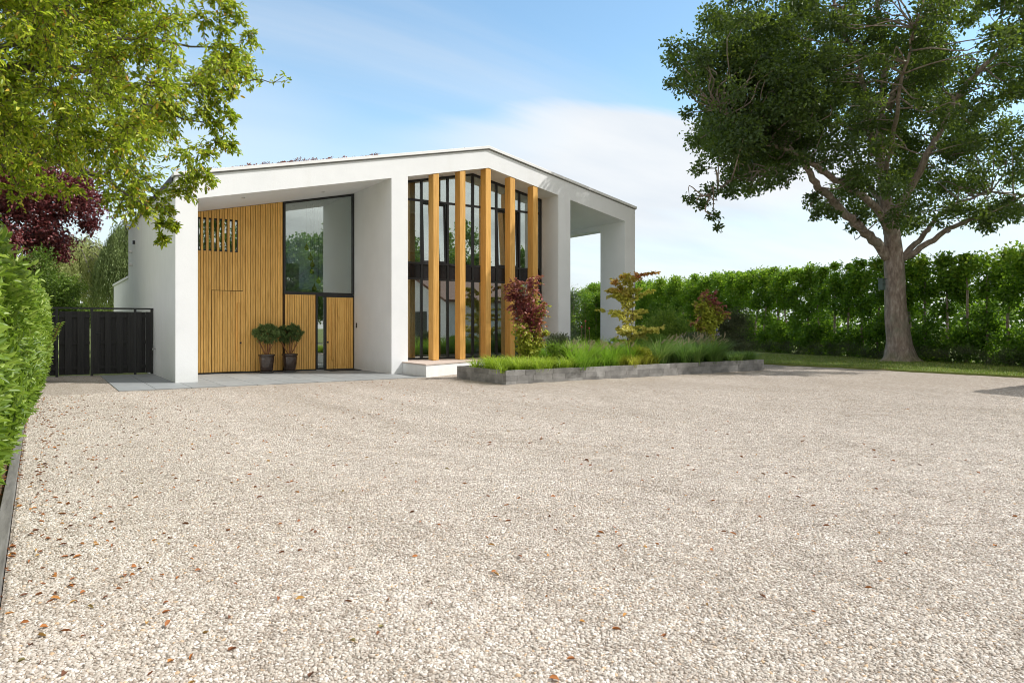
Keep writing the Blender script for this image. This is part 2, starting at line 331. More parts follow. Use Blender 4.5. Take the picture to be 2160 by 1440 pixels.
# ---------------------------------------------------------------- object helpers
def tag(o, label=None, cat=None, group=None, kind=None):
    if label: o['label'] = label
    if cat: o['category'] = cat
    if group: o['group'] = group
    if kind: o['kind'] = kind
    return o
def empty(name, loc, label=None, cat=None, group=None):
    o = bpy.data.objects.new(name, None); COL.objects.link(o); o.location = loc; o.empty_display_size = .2
    return tag(o, label, cat, group)
def par(o, p):
    if p is None: return
    o.parent = p
    m = p
    off = Vector((0, 0, 0))
    while m is not None: off += m.location; m = m.parent
    o.location = Vector(o.location) - off if not o.get('_loc') else o.location
class MB:
    def __init__(s): s.v = []; s.f = []; s.r = []
    def add(s, vs, fs, r=None):
        b = len(s.v); s.v += [tuple(v) for v in vs]; r = random.random() if r is None else r
        for f in fs: s.f.append(tuple(b + i for i in f)); s.r.append(r)
    def box(s, x0, x1, y0, y1, z0, z1, r=None):
        s.add([(x0, y0, z0), (x1, y0, z0), (x1, y1, z0), (x0, y1, z0), (x0, y0, z1), (x1, y0, z1), (x1, y1, z1), (x0, y1, z1)],
              [(3, 2, 1, 0), (4, 5, 6, 7), (0, 1, 5, 4), (1, 2, 6, 5), (2, 3, 7, 6), (3, 0, 4, 7)], r)
    def prism(s, poly, axis, a, b, r=None):
        """poly in the plane perpendicular to axis; 'y': (x,z), 'z': (x,y), 'x': (y,z)"""
        def P(p, t): return {'y': (p[0], t, p[1]), 'z': (p[0], p[1], t), 'x': (t, p[0], p[1])}[axis]
        n = len(poly); vs = [P(p, a) for p in poly] + [P(p, b) for p in poly]
        fs = [tuple(range(n)), tuple(range(2 * n - 1, n - 1, -1))] + [(i, i + n, (i + 1) % n + n, (i + 1) % n) for i in range(n)]
        s.add(vs, fs, r)
    def tube(s, pts, rad, n=8, cap=True, r=None):
        pts = [Vector(p) for p in pts]; m = len(pts)
        if not hasattr(rad, '__len__'): rad = [rad] * m
        vs = []; ref = None
        for i, p in enumerate(pts):
            d = (pts[min(i + 1, m - 1)] - pts[max(i - 1, 0)]).normalized()
            if ref is None: ref = d.orthogonal().normalized()
            ref = (ref - d * ref.dot(d)).normalized(); q = d.cross(ref)
            for k in range(n):
                a = 2 * math.pi * k / n; vs.append(p + (ref * math.cos(a) + q * math.sin(a)) * rad[i])
        fs = [(i * n + k, i * n + (k + 1) % n, (i + 1) * n + (k + 1) % n, (i + 1) * n + k) for i in range(m - 1) for k in range(n)]
        if cap: fs += [tuple(range(n - 1, -1, -1)), tuple((m - 1) * n + k for k in range(n))]
        s.add(vs, fs, r)
    def lathe(s, prof, c, n=24, r=None):
        m = len(prof); vs = [(c[0] + q * math.cos(2 * math.pi * k / n), c[1] + q * math.sin(2 * math.pi * k / n), c[2] + z) for q, z in prof for k in range(n)]
        s.add(vs, [(i * n + k, i * n + (k + 1) % n, (i + 1) * n + (k + 1) % n, (i + 1) * n + k) for i in range(m - 1) for k in range(n)] + [tuple(range(n - 1, -1, -1)), tuple((m - 1) * n + k for k in range(n))], r)
    def build(s, name, mat, parent=None, smooth=False, bevel=0, fix=True):
        me = bpy.data.meshes.new(name); me.from_pydata(s.v, [], s.f)
        a = me.attributes.new('rnd', 'FLOAT', 'FACE'); a.data.foreach_set('value', np.array(s.r, 'f'))
        if fix:
            bm = bmesh.new(); bm.from_mesh(me); bmesh.ops.recalc_face_normals(bm, faces=bm.faces); bm.to_mesh(me); bm.free()
        me.materials.append(mat)
        if smooth: me.polygons.foreach_set('use_smooth', [True] * len(me.polygons))
        o = bpy.data.objects.new(name, me); COL.objects.link(o)
        if bevel:
            md = o.modifiers.new('bevel', 'BEVEL'); md.width = bevel; md.segments = 2; md.limit_method = 'ANGLE'; md.angle_limit = math.radians(35); md.use_clamp_overlap = True
        par(o, parent); return o
def npmesh(name, V, F, mat, parent=None, rnd=None, smooth=False):
    V = np.ascontiguousarray(V, 'f'); F = np.ascontiguousarray(F, 'i'); nf, k = F.shape
    me = bpy.data.meshes.new(name)
    me.vertices.add(len(V)); me.vertices.foreach_set('co', V.ravel())
    me.loops.add(nf * k); me.loops.foreach_set('vertex_index', F.ravel())
    me.polygons.add(nf); me.polygons.foreach_set('loop_start', np.arange(0, nf * k, k, dtype='i'))
    try: me.polygons.foreach_set('loop_total', np.full(nf, k, 'i'))
    except Exception: pass
    if rnd is not None:
        a = me.attributes.new('rnd', 'FLOAT', 'FACE'); a.data.foreach_set('value', np.ascontiguousarray(rnd, 'f'))
    if smooth: me.polygons.foreach_set('use_smooth', np.ones(nf, bool))
    me.update(calc_edges=True); me.validate(); me.materials.append(mat)
    o = bpy.data.objects.new(name, me); COL.objects.link(o); par(o, parent); return o
def nrm(a): return a / (np.linalg.norm(a, axis=-1, keepdims=True) + 1e-9)
def leaves(name, P, D, Nn, L, Wd, mat, parent=None, rnd=None, fold=.22, full=False, droop=.15):
    n = len(P); D = nrm(D); S = nrm(np.cross(D, Nn)); Nn = np.cross(S, D)
    L = np.broadcast_to(np.asarray(L, float), (n,))[:, None]; Wd = np.broadcast_to(np.asarray(Wd, float), (n,))[:, None]
    if rnd is None: rnd = rng.random(n)
    if full:
        v = [P, P + D * L * .28 + S * Wd * .42 + Nn * Wd * fold, P + D * L * .68 + S * Wd * .40 + Nn * Wd * (fold - .1), P + D * L - Nn * L * droop,
             P + D * L * .68 - S * Wd * .40 + Nn * Wd * (fold - .1), P + D * L * .28 - S * Wd * .42 + Nn * Wd * fold]
        V = np.stack(v, 1).reshape(-1, 3); b = np.arange(n)[:, None] * 6
        F = np.concatenate([b + [0, 3, 2, 1], b + [0, 5, 4, 3]], 1).reshape(-1, 4); r = np.repeat(rnd, 2)
    else:
        v = [P, P + D * L * .45 + S * Wd * .5 + Nn * Wd * fold, P + D * L - Nn * L * droop, P + D * L * .45 - S * Wd * .5 + Nn * Wd * fold]
        V = np.stack(v, 1).reshape(-1, 3); b = np.arange(n)[:, None] * 4
        F = np.concatenate([b + [0, 2, 1], b + [0, 3, 2]], 1).reshape(-1, 3); r = np.repeat(rnd, 2)
    return npmesh(name, V, F, mat, parent, r)
def rdir(n, up=0.0, k=1.0):
    d = rng.normal(size=(n, 3)) * k; d[:, 2] += up; return nrm(d)
def twigs(name, A, B, C_, r, mat, parent):
    """two-segment tapering three-sided twigs A-B-C"""
    n = len(A); d = nrm(C_ - A); u = nrm(np.cross(d, rdir(n))); w = np.cross(d, u); vs = []
    for P, k in ((A, 1.0), (B, .7), (C_, .25)):
        for a in (0, 2.094, 4.189): vs.append(P + (u * math.cos(a) + w * math.sin(a)) * np.asarray(r).reshape(-1, 1) * k)
    V = np.stack(vs, 1).reshape(-1, 3); b = np.arange(n)[:, None] * 9; F = []
    for s in (0, 3):
        for k in range(3): F.append(b + [s + k, s + (k + 1) % 3, s + 3 + (k + 1) % 3, s + 3 + k])
    return npmesh(name, V, np.concatenate(F, 1).reshape(-1, 4), mat, parent, np.repeat(rng.random(n), 6))
def spray(A, Dr, Ln, k, droop=.35):
    """twigs from A along Dr with k leaf stations; returns twig B, C and leaf base/direction/normal"""
    n = len(A); Ln = np.asarray(Ln).reshape(-1, 1)
    Cc = A + Dr * Ln; Cc[:, 2] -= droop * Ln[:, 0] * rng.uniform(.3, 1.2, n); B = (A + Cc) / 2; B[:, 2] += .10 * Ln[:, 0]
    t = (np.arange(k) + rng.random((n, k))) / k * .92 + .08; t = t[..., None]
    P = (1 - t) ** 2 * A[:, None] + 2 * t * (1 - t) * B[:, None] + t * t * Cc[:, None]
    T = nrm(2 * (1 - t) * (B - A)[:, None] + 2 * t * (Cc - B)[:, None])
    s = nrm(np.cross(T, rng.normal(size=(n, k, 3)) * .6 + [0, 0, 1])) * np.where(rng.random((n, k, 1)) < .5, -1, 1)
    D = nrm(T * rng.uniform(.3, 1.1, (n, k, 1)) + s * .9 + rng.normal(size=(n, k, 3)) * .25 - [0, 0, .18])
    Nn = nrm(rng.normal(size=(n, k, 3)) * .45 + [0, 0, 1])
    return B, Cc, P.reshape(-1, 3), D.reshape(-1, 3), Nn.reshape(-1, 3)
def clump(cs, rs, n, shell=.55, flat=.8):
    """n points in each ellipsoidal clump, denser to its shell; returns points and outward directions"""
    cs = np.asarray(cs, float); rs = np.asarray(rs, float).reshape(-1, 1); m = len(cs)
    d = rdir(m * n); q = rng.random(m * n)[:, None] ** shell
    off = d * q * np.repeat(rs, n, 0) * [1, 1, flat]
    # ragged outline
    off *= (1 + .35 * np.sin(off[:, :1] * 9 + off[:, 1:2] * 7 + np.repeat(cs[:, :1], n, 0) * 5))
    return np.repeat(cs, n, 0) + off, d
def smoothpath(pts, k=5):
    p = np.array(pts, float); out = []
    q = np.vstack([2 * p[0] - p[1], p, 2 * p[-1] - p[-2]])
    for i in range(1, len(q) - 2):
        for t in np.linspace(0, 1, k, endpoint=False):
            a, b, c, d = q[i - 1], q[i], q[i + 1], q[i + 2]
            out.append(.5 * (2 * b + (c - a) * t + (2 * a - 5 * b + 4 * c - d) * t * t + (3 * b - a - 3 * c + d) * t ** 3))
    out.append(p[-1]); return np.array(out)
def limb(mb, pts, rads, n=10, wob=.0):
    P = smoothpath(pts, 5); R = np.interp(np.linspace(0, 1, len(P)), np.linspace(0, 1, len(rads)), rads)
    if wob: P[1:-1] += rng.normal(size=(len(P) - 2, 3)) * wob
    mb.tube(P, list(R), n); return P, R
def grassblades(name, B, H, lean, Wd, mat, parent=None, rnd=None, bend=.75):
    n = len(B); H = np.asarray(H).reshape(-1, 1); a = rng.uniform(0, 2 * math.pi, n)
    ld = np.stack([np.cos(a), np.sin(a), np.zeros(n)], 1) if lean.ndim == 1 else lean
    lm = lean.reshape(-1, 1) if lean.ndim == 1 else np.linalg.norm(lean, axis=1, keepdims=True)
    if lean.ndim > 1: ld = nrm(lean)
    S = nrm(np.cross(ld, [0, 0, 1])); Wd = np.broadcast_to(np.asarray(Wd, float), (n,))[:, None]; vs = []
    for t in (0, .35, .7, 1.0):
        c = B + ld * H * lm * (t ** 1.8) + np.array([0, 0, 1]) * H * (t - bend * lm * .55 * t ** 2.6)
        if t < 1: vs += [c - S * Wd * (1 - .5 * t) / 2, c + S * Wd * (1 - .5 * t) / 2]
        else: vs += [c]
    V = np.stack(vs, 1).reshape(-1, 3); b = np.arange(n)[:, None] * 7
    F = np.concatenate([b + [0, 1, 3, 2], b + [2, 3, 5, 4], b + [4, 5, 6, 6]], 1).reshape(-1, 4)
    if rnd is None: rnd = rng.random(n)
    me_r = np.repeat(rnd, 3)
    F3 = np.concatenate([b + [0, 1, 3], b + [0, 3, 2], b + [2, 3, 5], b + [2, 5, 4], b + [4, 5, 6]], 1).reshape(-1, 3)
    return npmesh(name, V, F3, mat, parent, np.repeat(rnd, 5))

# ================================================================ GROUND
g = MB(); g.add([(-400, -300, -.06), (500, -300, -.06), (500, 600, -.06), (-400, 600, -.06)], [(0, 1, 2, 3)])
tag(g.build('ground', M['lawn']), 'wide grassy ground reaching the horizon', 'ground', kind='structure')
# gravel drive, gently uneven
nx, ny = 260, 420
X = np.linspace(-.17, 23.6, nx); Yy = np.linspace(-14, 24.9, ny)
XX, YY = np.meshgrid(X, Yy, indexing='ij')
def gz(x, y):
    z = .004 * np.sin(x * .9 + .4 * np.sin(y * .7)) * np.cos(y * .55) + .003 * np.sin(x * 3.1 + y * 1.2) + .004 * np.sin(x * 1.3 - y * 4.3) + .006 * np.sin(x * 7.9 + 1.3 * np.sin(y * 3.2)) * np.sin(y * 8.3) + .003 * np.sin((x * .92 - y * .40) * 6.5 + np.sin(y * .8)) * (.5 + .5 * np.sin(x * .7 + y * .3))
    for cx_, cy_, R_, k_ in ARCS:
        dd_ = np.abs(np.hypot(x - cx_, y - cy_) - R_); z = z - .004 * k_ * np.exp(-(dd_ / .16) ** 2) + .003 * k_ * np.exp(-((dd_ - .34) / .12) ** 2)
    near_house = np.clip((y - 17.2) / 1.3, 0, 1) * np.clip((x - 1) / 1, 0, 1)
    return z * (1 - near_house) - .006 - .018 * near_house
V = np.stack([XX, YY, gz(XX, YY)], -1).reshape(-1, 3)
i, j = np.meshgrid(np.arange(nx - 1), np.arange(ny - 1), indexing='ij'); b = (i * ny + j).reshape(-1, 1)
F = b + [0, ny, ny + 1, 1]
drive = npmesh('driveway', V, F, M['gravel'], rnd=np.zeros(len(F)), smooth=True)
tag(drive, 'broad pale beige gravel driveway in front of the white house', 'driveway', kind='structure')

def pebbles():
    """individual pebbles scattered over the near part of the drive"""
    PV = []; PF = []
    a0 = (-1080 / FPX); 
    xs = np.arange(-.15, 19.5, .10); ys = np.arange(.6, 18.2, .10)
    gx, gy = np.meshgrid(xs, ys, indexing='ij'); xc = gx * cT - gy * sT; zc_ = gx * sT + gy * cT
    ok = (zc_ > 2.2) & (zc_ < 17.5) & (np.abs(xc) < .78 * zc_ + .8)
    pts = np.stack([gx[ok], gy[ok]], 1); n = len(pts)
    c = np.array([[0, 0], [.1, 0], [.1, .1], [0, .1]])
    Q = pts[:, None] + c; V = np.concatenate([Q, (gz(Q[..., 0], Q[..., 1]))[..., None]], -1).reshape(-1, 3)
    o = npmesh('gravel', V, np.arange(n * 4).reshape(n, 4), M['gravel'])
    tag(o, 'loose beige and grey pebbles covering the near part of the drive', 'gravel', kind='stuff')
    zz = V[:, 0] * sT + V[:, 1] * cT
    dn = np.clip((12.5 - zz) / 5.0, 0, 1) * 5200 + np.clip((17 - zz) / 2, 0, 1) * 2100
    dn *= (V[:, 1] < 14.9) | (V[:, 0] < 9.8)
    a = o.data.attributes.new('dens', 'FLOAT', 'POINT'); a.data.foreach_set('value', dn.astype('f'))
    ng = bpy.data.node_groups.new('scatter_pebbles', 'GeometryNodeTree')
    ng.interface.new_socket('Geometry', in_out='INPUT', socket_type='NodeSocketGeometry'); ng.interface.new_socket('Geometry', in_out='OUTPUT', socket_type='NodeSocketGeometry')
    nn = ng.nodes; lk = ng.links.new
    gi = nn.new('NodeGroupInput'); go = nn.new('NodeGroupOutput')
    at_ = nn.new('GeometryNodeInputNamedAttribute'); at_.data_type = 'FLOAT'; at_.inputs[0].default_value = 'dens'
    dp = nn.new('GeometryNodeDistributePointsOnFaces'); lk(gi.outputs[0], dp.inputs['Mesh']); lk(at_.outputs[0], dp.inputs['Density'])
    jn = nn.new('GeometryNodeJoinGeometry')
    for s in range(5):
        ic = nn.new('GeometryNodeMeshIcoSphere'); ic.inputs['Radius'].default_value = 1.0; ic.inputs['Subdivisions'].default_value = 2
        sp = nn.new('GeometryNodeSetPosition'); nz = nn.new('ShaderNodeTexNoise'); nz.inputs['Scale'].default_value = .9
        ps = nn.new('GeometryNodeInputPosition'); ad = nn.new('ShaderNodeVectorMath'); ad.operation = 'ADD'; ad.inputs[1].default_value = (s * 7.3, s * 3.1, s)
        lk(ps.outputs[0], ad.inputs[0]); lk(ad.outputs[0], nz.inputs['Vector'])
        sb = nn.new('ShaderNodeVectorMath'); sb.operation = 'SUBTRACT'; sb.inputs[1].default_value = (.5, .5, .5); lk(nz.outputs['Color'], sb.inputs[0])
        sc = nn.new('ShaderNodeVectorMath'); sc.operation = 'SCALE'; sc.inputs['Scale'].default_value = 1.3; lk(sb.outputs[0], sc.inputs[0])
        lk(ic.outputs[0], sp.inputs['Geometry']); lk(sc.outputs[0], sp.inputs['Offset'])
        tr = nn.new('GeometryNodeTransform'); tr.inputs['Scale'].default_value = ((1.25, .85, .55), (1, .95, .6), (1.35, .75, .5), (1.1, .7, .62), (.95, .85, .7))[s]
        lk(sp.outputs[0], tr.inputs[0])
        sm = nn.new('GeometryNodeSetShadeSmooth'); lk(tr.outputs[0], sm.inputs[0])
        gin = nn.new('GeometryNodeGeometryToInstance'); lk(sm.outputs[0], gin.inputs[0]); lk(gin.outputs[0], jn.inputs[0])
    ip = nn.new('GeometryNodeInstanceOnPoints'); lk(dp.outputs['Points'], ip.inputs['Points']); lk(jn.outputs[0], ip.inputs['Instance'])
    ip.inputs['Pick Instance'].default_value = True
    ri = nn.new('FunctionNodeRandomValue'); ri.data_type = 'INT'; ri.inputs[4].default_value = 0; ri.inputs[5].default_value = 4; lk(ri.outputs[2], ip.inputs['Instance Index'])
    rr = nn.new('FunctionNodeRandomValue'); rr.data_type = 'FLOAT_VECTOR'; rr.inputs[0].default_value = (-.45, -.45, 0); rr.inputs[1].default_value = (.45, .45, 6.283)
    lk(rr.outputs[0], ip.inputs['Rotation'])
    rs = nn.new('FunctionNodeRandomValue'); rs.data_type = 'FLOAT'; rs.inputs[2].default_value = 0.0; rs.inputs[3].default_value = 1.0; rs.inputs['Seed'].default_value = 5
    pw = nn.new('ShaderNodeMath'); pw.operation = 'POWER'; lk(rs.outputs[1], pw.inputs[0]); pw.inputs[1].default_value = 2.2
    m1 = nn.new('ShaderNodeMath'); m1.operation = 'MULTIPLY_ADD'; lk(pw.outputs[0], m1.inputs[0]); m1.inputs[1].default_value = .0075; m1.inputs[2].default_value = .0054
    lk(m1.outputs[0], ip.inputs['Scale'])
    of = nn.new('FunctionNodeRandomValue'); of.data_type = 'FLOAT_VECTOR'; of.inputs[0].default_value = (0, 0, -.002); of.inputs[1].default_value = (0, 0, .009)
    ti = nn.new('GeometryNodeTranslateInstances'); lk(ip.outputs[0], ti.inputs[0]); lk(of.outputs[0], ti.inputs['Translation'])
    sm = nn.new('GeometryNodeSetMaterial'); sm.inputs['Material'].default_value = M['stone']; lk(ti.outputs[0], sm.inputs[0])
    lk(sm.outputs[0], go.inputs[0])
    o.modifiers.new('scatter', 'NODES').node_group = ng
pebbles()

# lawn strip, slightly raised, and its blades
ln = MB(); ln.prism([(23.6, -6), (60, -6), (60, 80), (23.6, 80)], 'z', -.05, .05)
tag(ln.build('lawn', M['lawn']), 'strip of mown green lawn between the gravel and the tall hedge', 'lawn', kind='structure')
nb = 60000
bx = 23.6 + rng.random(nb) ** 1.3 * 7.5; by = 6 + rng.random(nb) ** 1.2 * 22
tag(grassblades('grass', np.stack([bx, by, np.full(nb, .045)], 1), rng.uniform(.03, .085, nb), rng.uniform(.1, .8, nb), .012, M['g_lawn']), 'short mown grass blades on the lawn strip', 'grass', kind='stuff')
tag(MB.build((lambda m: (m.box(-.26, -.175, -6, 23.9, -.05, .028), m)[1])(MB()), 'timber_edging', M['edging'], bevel=.006), 'low weathered grey timber edging board between hedge and gravel', 'edging')
so_ = MB(); so_.box(-3.5, -.262, -6, 24.2, -.05, -.008)
tag(so_.build('soil', simple('leaf_litter_soil', (.13, .075, .042), .95, .5, 14, .6)), 'dark soil bed under the laurel hedge', 'soil', kind='structure')

# patio of large bluestone tiles
pt = MB(); gap = .006
xs = [1.53, 2.31, 3.09, 3.87, 4.65, 5.43, 6.21, 6.99, 7.77, 8.55, 9.46]
ys = [18.55, 20.2, 21.8, 23.36]
for a in range(len(xs) - 1):
    for c in range(len(ys) - 1):
        pt.box(xs[a] + gap, xs[a + 1] - gap, ys[c] + gap, ys[c + 1] - gap, -.04, .0, None)
for (xa, xb) in ((1.53, 2.31), (2.31, 2.976)):
    pt.box(xa + gap, xb - gap, 23.36, 24.45, -.04, .0)
tag(pt.build('paving', M['slab'], bevel=.002), 'large smooth blue grey paving slabs in front of the entrance', 'paving', kind='structure')
pj = MB(); pj.box(1.54, 9.45, 18.56, 24.4, -.06, -.012); tag(pj.build('paving_joint_bed', M['soil']), 'dark jointing bed under the paving slabs', 'paving bed', kind='structure')

# ================================================================ HOUSE
YF, YR1, YR2, YB = 20.25, 23.40, 21.27, 31.93
house = empty('house', (11, 20.25, 0), 'modern white rendered house with shallow gable, timber fins and deep recesses', 'house')
RX = 12.69
def ztop(x): return 7.487 - (.2132 * (RX - x) if x < RX else .2063 * (x - RX))
def zsof(x): return 6.873 - (.2145 * (12.697 - x) if x < 12.697 else .206 * (x - 12.697))
XL, XR = 2.98, 19.52
wall = MB()
comb = [(XL, -.05), (XL, ztop(XL)), (RX, ztop(RX)), (XR, ztop(XR)), (XR, zsof(XR)), (18.978, zsof(18.978)), (16.255, zsof(16.255)), (16.255, -.05), (15.697, -.05), (15.697, zsof(15.697)), (12.697, 6.873),
        (9.686, zsof(9.686)), (9.686, -.05), (9.125, -.05), (9.125, zsof(9.125)), (3.526, zsof(3.526)), (3.526, -.05)]
wall.prism(comb, 'y', YF, YB)
wall.prism([(18.978, -.05), (XR, -.05), (XR, zsof(XR)), (18.978, zsof(18.978))], 'y', YF, 21.69)
wall.prism([(18.978, -.05), (XR, -.05), (XR, zsof(XR)), (18.978, zsof(18.978))], 'y', 30.4, YB)
wall.prism([(18.978, 5.38), (XR, 5.38), (XR, zsof(XR)), (18.978, zsof(18.978))], 'y', 21.69, 30.4)
wall.build('wall', M['stucco'], house)
wb = MB()  # unseen rear wall; its openings are added to let daylight into the rooms
for (a, b_, t0, t1) in ((3.527, 9.124, 3.9, 8.8), (9.687, 15.696, 10.2, 15.2)):
    wb.box(a, t0, 31.5, 31.9, -.05, 4.8); wb.box(t1, b_, 31.5, 31.9, -.05, 4.8)
    wb.box(t0, t1, 31.5, 31.9, -.05, .3); wb.box(t0, t1, 31.5, 31.9, 2.55, 3.0)
    for (xa, xb) in ((a, (a + b_) / 2), ((a + b_) / 2 + .001, b_)): wb.prism([(xa, 4.802), (xb, 4.802), (xb, zsof(xb) - .003), (xa, zsof(xa) - .003)], 'y', 31.5, 31.9)
wb.build('rear_wall', M['stucco'], house)
lw = MB(); lw.box(3.0, 9, YB + .01, 38.8, -.05, 3.40); lw.build('side_wing', M['stucco'], house)
lwc = MB(); lwc.box(2.95, 9.05, YB + .01, 38.85, 3.402, 3.50); lwc.build('wing_coping', M['coping'], house, bevel=.006)
# white metal coping along the gable and black one down the eaves
cp = MB()
def off(x, d): return (x, ztop(x) + d)
cp.prism([off(XL - .05, .035), off(RX, .035), off(XR + .05, .035), off(XR + .05, .125), off(RX, .125), off(XL - .05, .125)], 'y', YF - .06, YF + .32)
cp.build('coping', M['coping'], house, bevel=.005)
sg = MB(); sg.prism([off(XL - .02, .002), off(RX, .002), off(XR + .02, .002), off(XR + .02, .034), off(RX, .034), off(XL - .02, .034)], 'y', YF - .025, YF + .30)
sg.build('coping_shadow_gap', simple('grey_flashing', (.20, .20, .195), .6), house)
ec = MB(); ec.prism([(XL - .045, ztop(XL) - .06), (XL + .2, ztop(XL) - .02), (XL + .2, ztop(XL) + .10), (XL - .045, ztop(XL) + .10)], 'y', YF + .322, YB + .03); ec.build('eaves_trim', M['black'], house)
ec = MB(); ec.prism([(XR + .045, ztop(XR) - .06), (XR - .2, ztop(XR) - .02), (XR - .2, ztop(XR) + .10), (XR + .045, ztop(XR) + .10)], 'y', YF + .322, YB + .03); ec.build('eaves_trim', M['black'], house)
rf = MB(); rf.prism([off(XL + .21, .01), off(RX, .01), off(XR - .21, .01), off(XR - .21, .09), off(RX, .09), off(XL + .21, .09)], 'y', YF + .325, YB)
rf.build('roof', M['soil'], house)
# soffit downlights
for x, y in ((4.9, 21.2), (7.5, 21.9), (13.9, 20.85), (11.2, 20.85)):
    d = MB(); z = zsof(x); d.lathe([(.055, -.012), (.06, .01)], (x, y, z), 14); d.build('downlight', M['steel'], house)
# cladding of recess 1 : battens with dark gaps
BZ = .045
def batt(mb, x0, x1, z0f, z1f, skip=None):
    x = x0; p = .0782; k = 0
    while x < x1 - .02:
        w = min(p, x1 - x) - .011
        if not (skip and skip(k, x)): mb.prism([(x, z0f(x)), (x + w, z0f(x)), (x + w, z1f(x + w)), (x, z1f(x))], 'y', YR1 - .028, YR1 - .002, random.random())
        x += p; k += 1
cl = MB(); c0 = lambda v: (lambda x: v)
FL, FB = 6.685, 2.60           # large window left edge and bottom
WX0, WX1, WZ0, WZ1 = 4.06, 5.30, 3.83, 4.86    # slatted window
k = 0; x = 3.532
while x < 7.765:
    x1 = min(x + .0782, 7.77); top = (zsof(x) - .012, zsof(x1) - .012)
    if x1 > FL: 
        if x < FL: x1 = FL - .01
        else: top = (FB - .06, FB - .06)
    w = x1 - .013
    segs = [(BZ, top)]
    if 4.0 < x < 5.30 and k % 2 == 1: segs = [(BZ, (WZ0, WZ0)), (WZ1, top)]
    if 4.46 < x + .04 < 5.43:
        s0 = segs[0]; segs = [(BZ, (2.605, 2.605)), (2.618, s0[1])] + segs[1:]
    for z0, (ta, tb) in segs:
        dd = .004 if (z0 == BZ and 4.46 < x + .04 < 5.43) else 0
        if dd: continue
        cl.prism([(x, z0), (w, z0), (w, tb), (x, ta)], 'y', YR1 - .030, YR1 - .002, random.random())
    x += .0782; k += 1
cl.build('timber_cladding', M['clad'], house, bevel=.002)
bk = MB()
for (a, b_, z0, z1) in ((3.527, WX0, 0, 9), (WX1, FL, 0, 9), (WX0, WX1, 0, WZ0), (WX0, WX1, WZ1, 9), (FL, 7.77, 0, FB)):
    z1a, z1b = min(z1, zsof(a)), min(z1, zsof(b_))
    bk.prism([(a, z0), (b_, z0), (b_, z1b), (a, z1a)], 'y', YR1, YR1 + .14)
bk.build('cladding_backing', M['cladback'], house)
kb = MB(); kb.box(3.53, 7.76, YR1 - .022, YR1 - .001, .001, BZ - .004); kb.build('black_plinth', M['black'], house)
# flush service door within the cladding
sd = empty('service_door', (4.95, YR1, 0)); par(sd, house)
db = MB(); x = 4.478
while x < 5.42:
    w = min(x + .0782, 5.435) - .011; db.prism([(x, BZ + .01), (w, BZ + .01), (w, 2.60), (x, 2.60)], 'y', YR1 - .034, YR1 - .003, random.random()); x += .0782
db.build('door_leaf', M['clad'], sd, bevel=.002)
h = MB(); h.box(5.235, 5.295, YR1 - .085, YR1 - .036, .37, 2.24); h.build('handle', M['clad'], sd, bevel=.004)
h = MB(); h.box(5.30, 5.355, YR1 - .05, YR1 - .030, .93, .985); h.build('lock', M['black'], sd)
# slatted window
def frame_rect(mb, x0, x1, z0, z1, y0, y1, t, tb=None, tt=None):
    tb = t if tb is None else tb; tt = t if tt is None else tt
    mb.box(x0, x0 + t, y0, y1, z0, z1); mb.box(x1 - t, x1, y0, y1, z0, z1); mb.box(x0 + t, x1 - t, y0, y1, z0, z0 + tb); mb.box(x0 + t, x1 - t, y0, y1, z1 - tt, z1)
sw = empty('slatted_window', (4.7, YR1, 3.8)); par(sw, house)
fr = MB(); frame_rect(fr, WX0, WX1, WZ0, WZ1, YR1 + .03, YR1 + .10, .05); fr.build('frame', M['black'], sw)
gp = MB(); gp.box(WX0 + .05, WX1 - .05, YR1 + .06, YR1 + .068, WZ0 + .05, WZ1 - .05); gp.build('pane', M['glass'], sw)
# large corner window
bw = empty('large_window', (7.9, YR1, 2.6)); par(bw, house)
fr = MB(); t = .068; x0, x1 = FL, 9.122
fr.prism([(x0, FB - .05), (x0 + t, FB - .05), (x0 + t, zsof(x0 + t) - .004), (x0, zsof(x0) - .004)], 'y', YR1 - .04, YR1 + .08)
fr.prism([(x1 - t, FB), (x1, FB), (x1, zsof(x1) - .004), (x1 - t, zsof(x1 - t) - .004)], 'y', YR1 - .04, YR1 + .08)
fr.box(x0 + t, x1, YR1 - .038, YR1 + .08, FB - .05, FB + .03) if False else fr.box(x0 + t, x1 - t, YR1 - .04, YR1 + .08, FB - .05, FB + .03)
fr.prism([(x0 + t, zsof(x0 + t) - .075), (x1 - t, zsof(x1 - t) - .075), (x1 - t, zsof(x1 - t) - .004), (x0 + t, zsof(x0 + t) - .004)], 'y', YR1 - .04, YR1 + .08)
fr.build('frame', M['black'], bw)
gp = MB(); gp.prism([(x0 + t, FB + .03), (x1 - t, FB + .03), (x1 - t, zsof(x1 - t) - .075), (x0 + t, zsof(x0 + t) - .075)], 'y', YR1 + .02, YR1 + .028); gp.build('pane', M['glass'], bw)
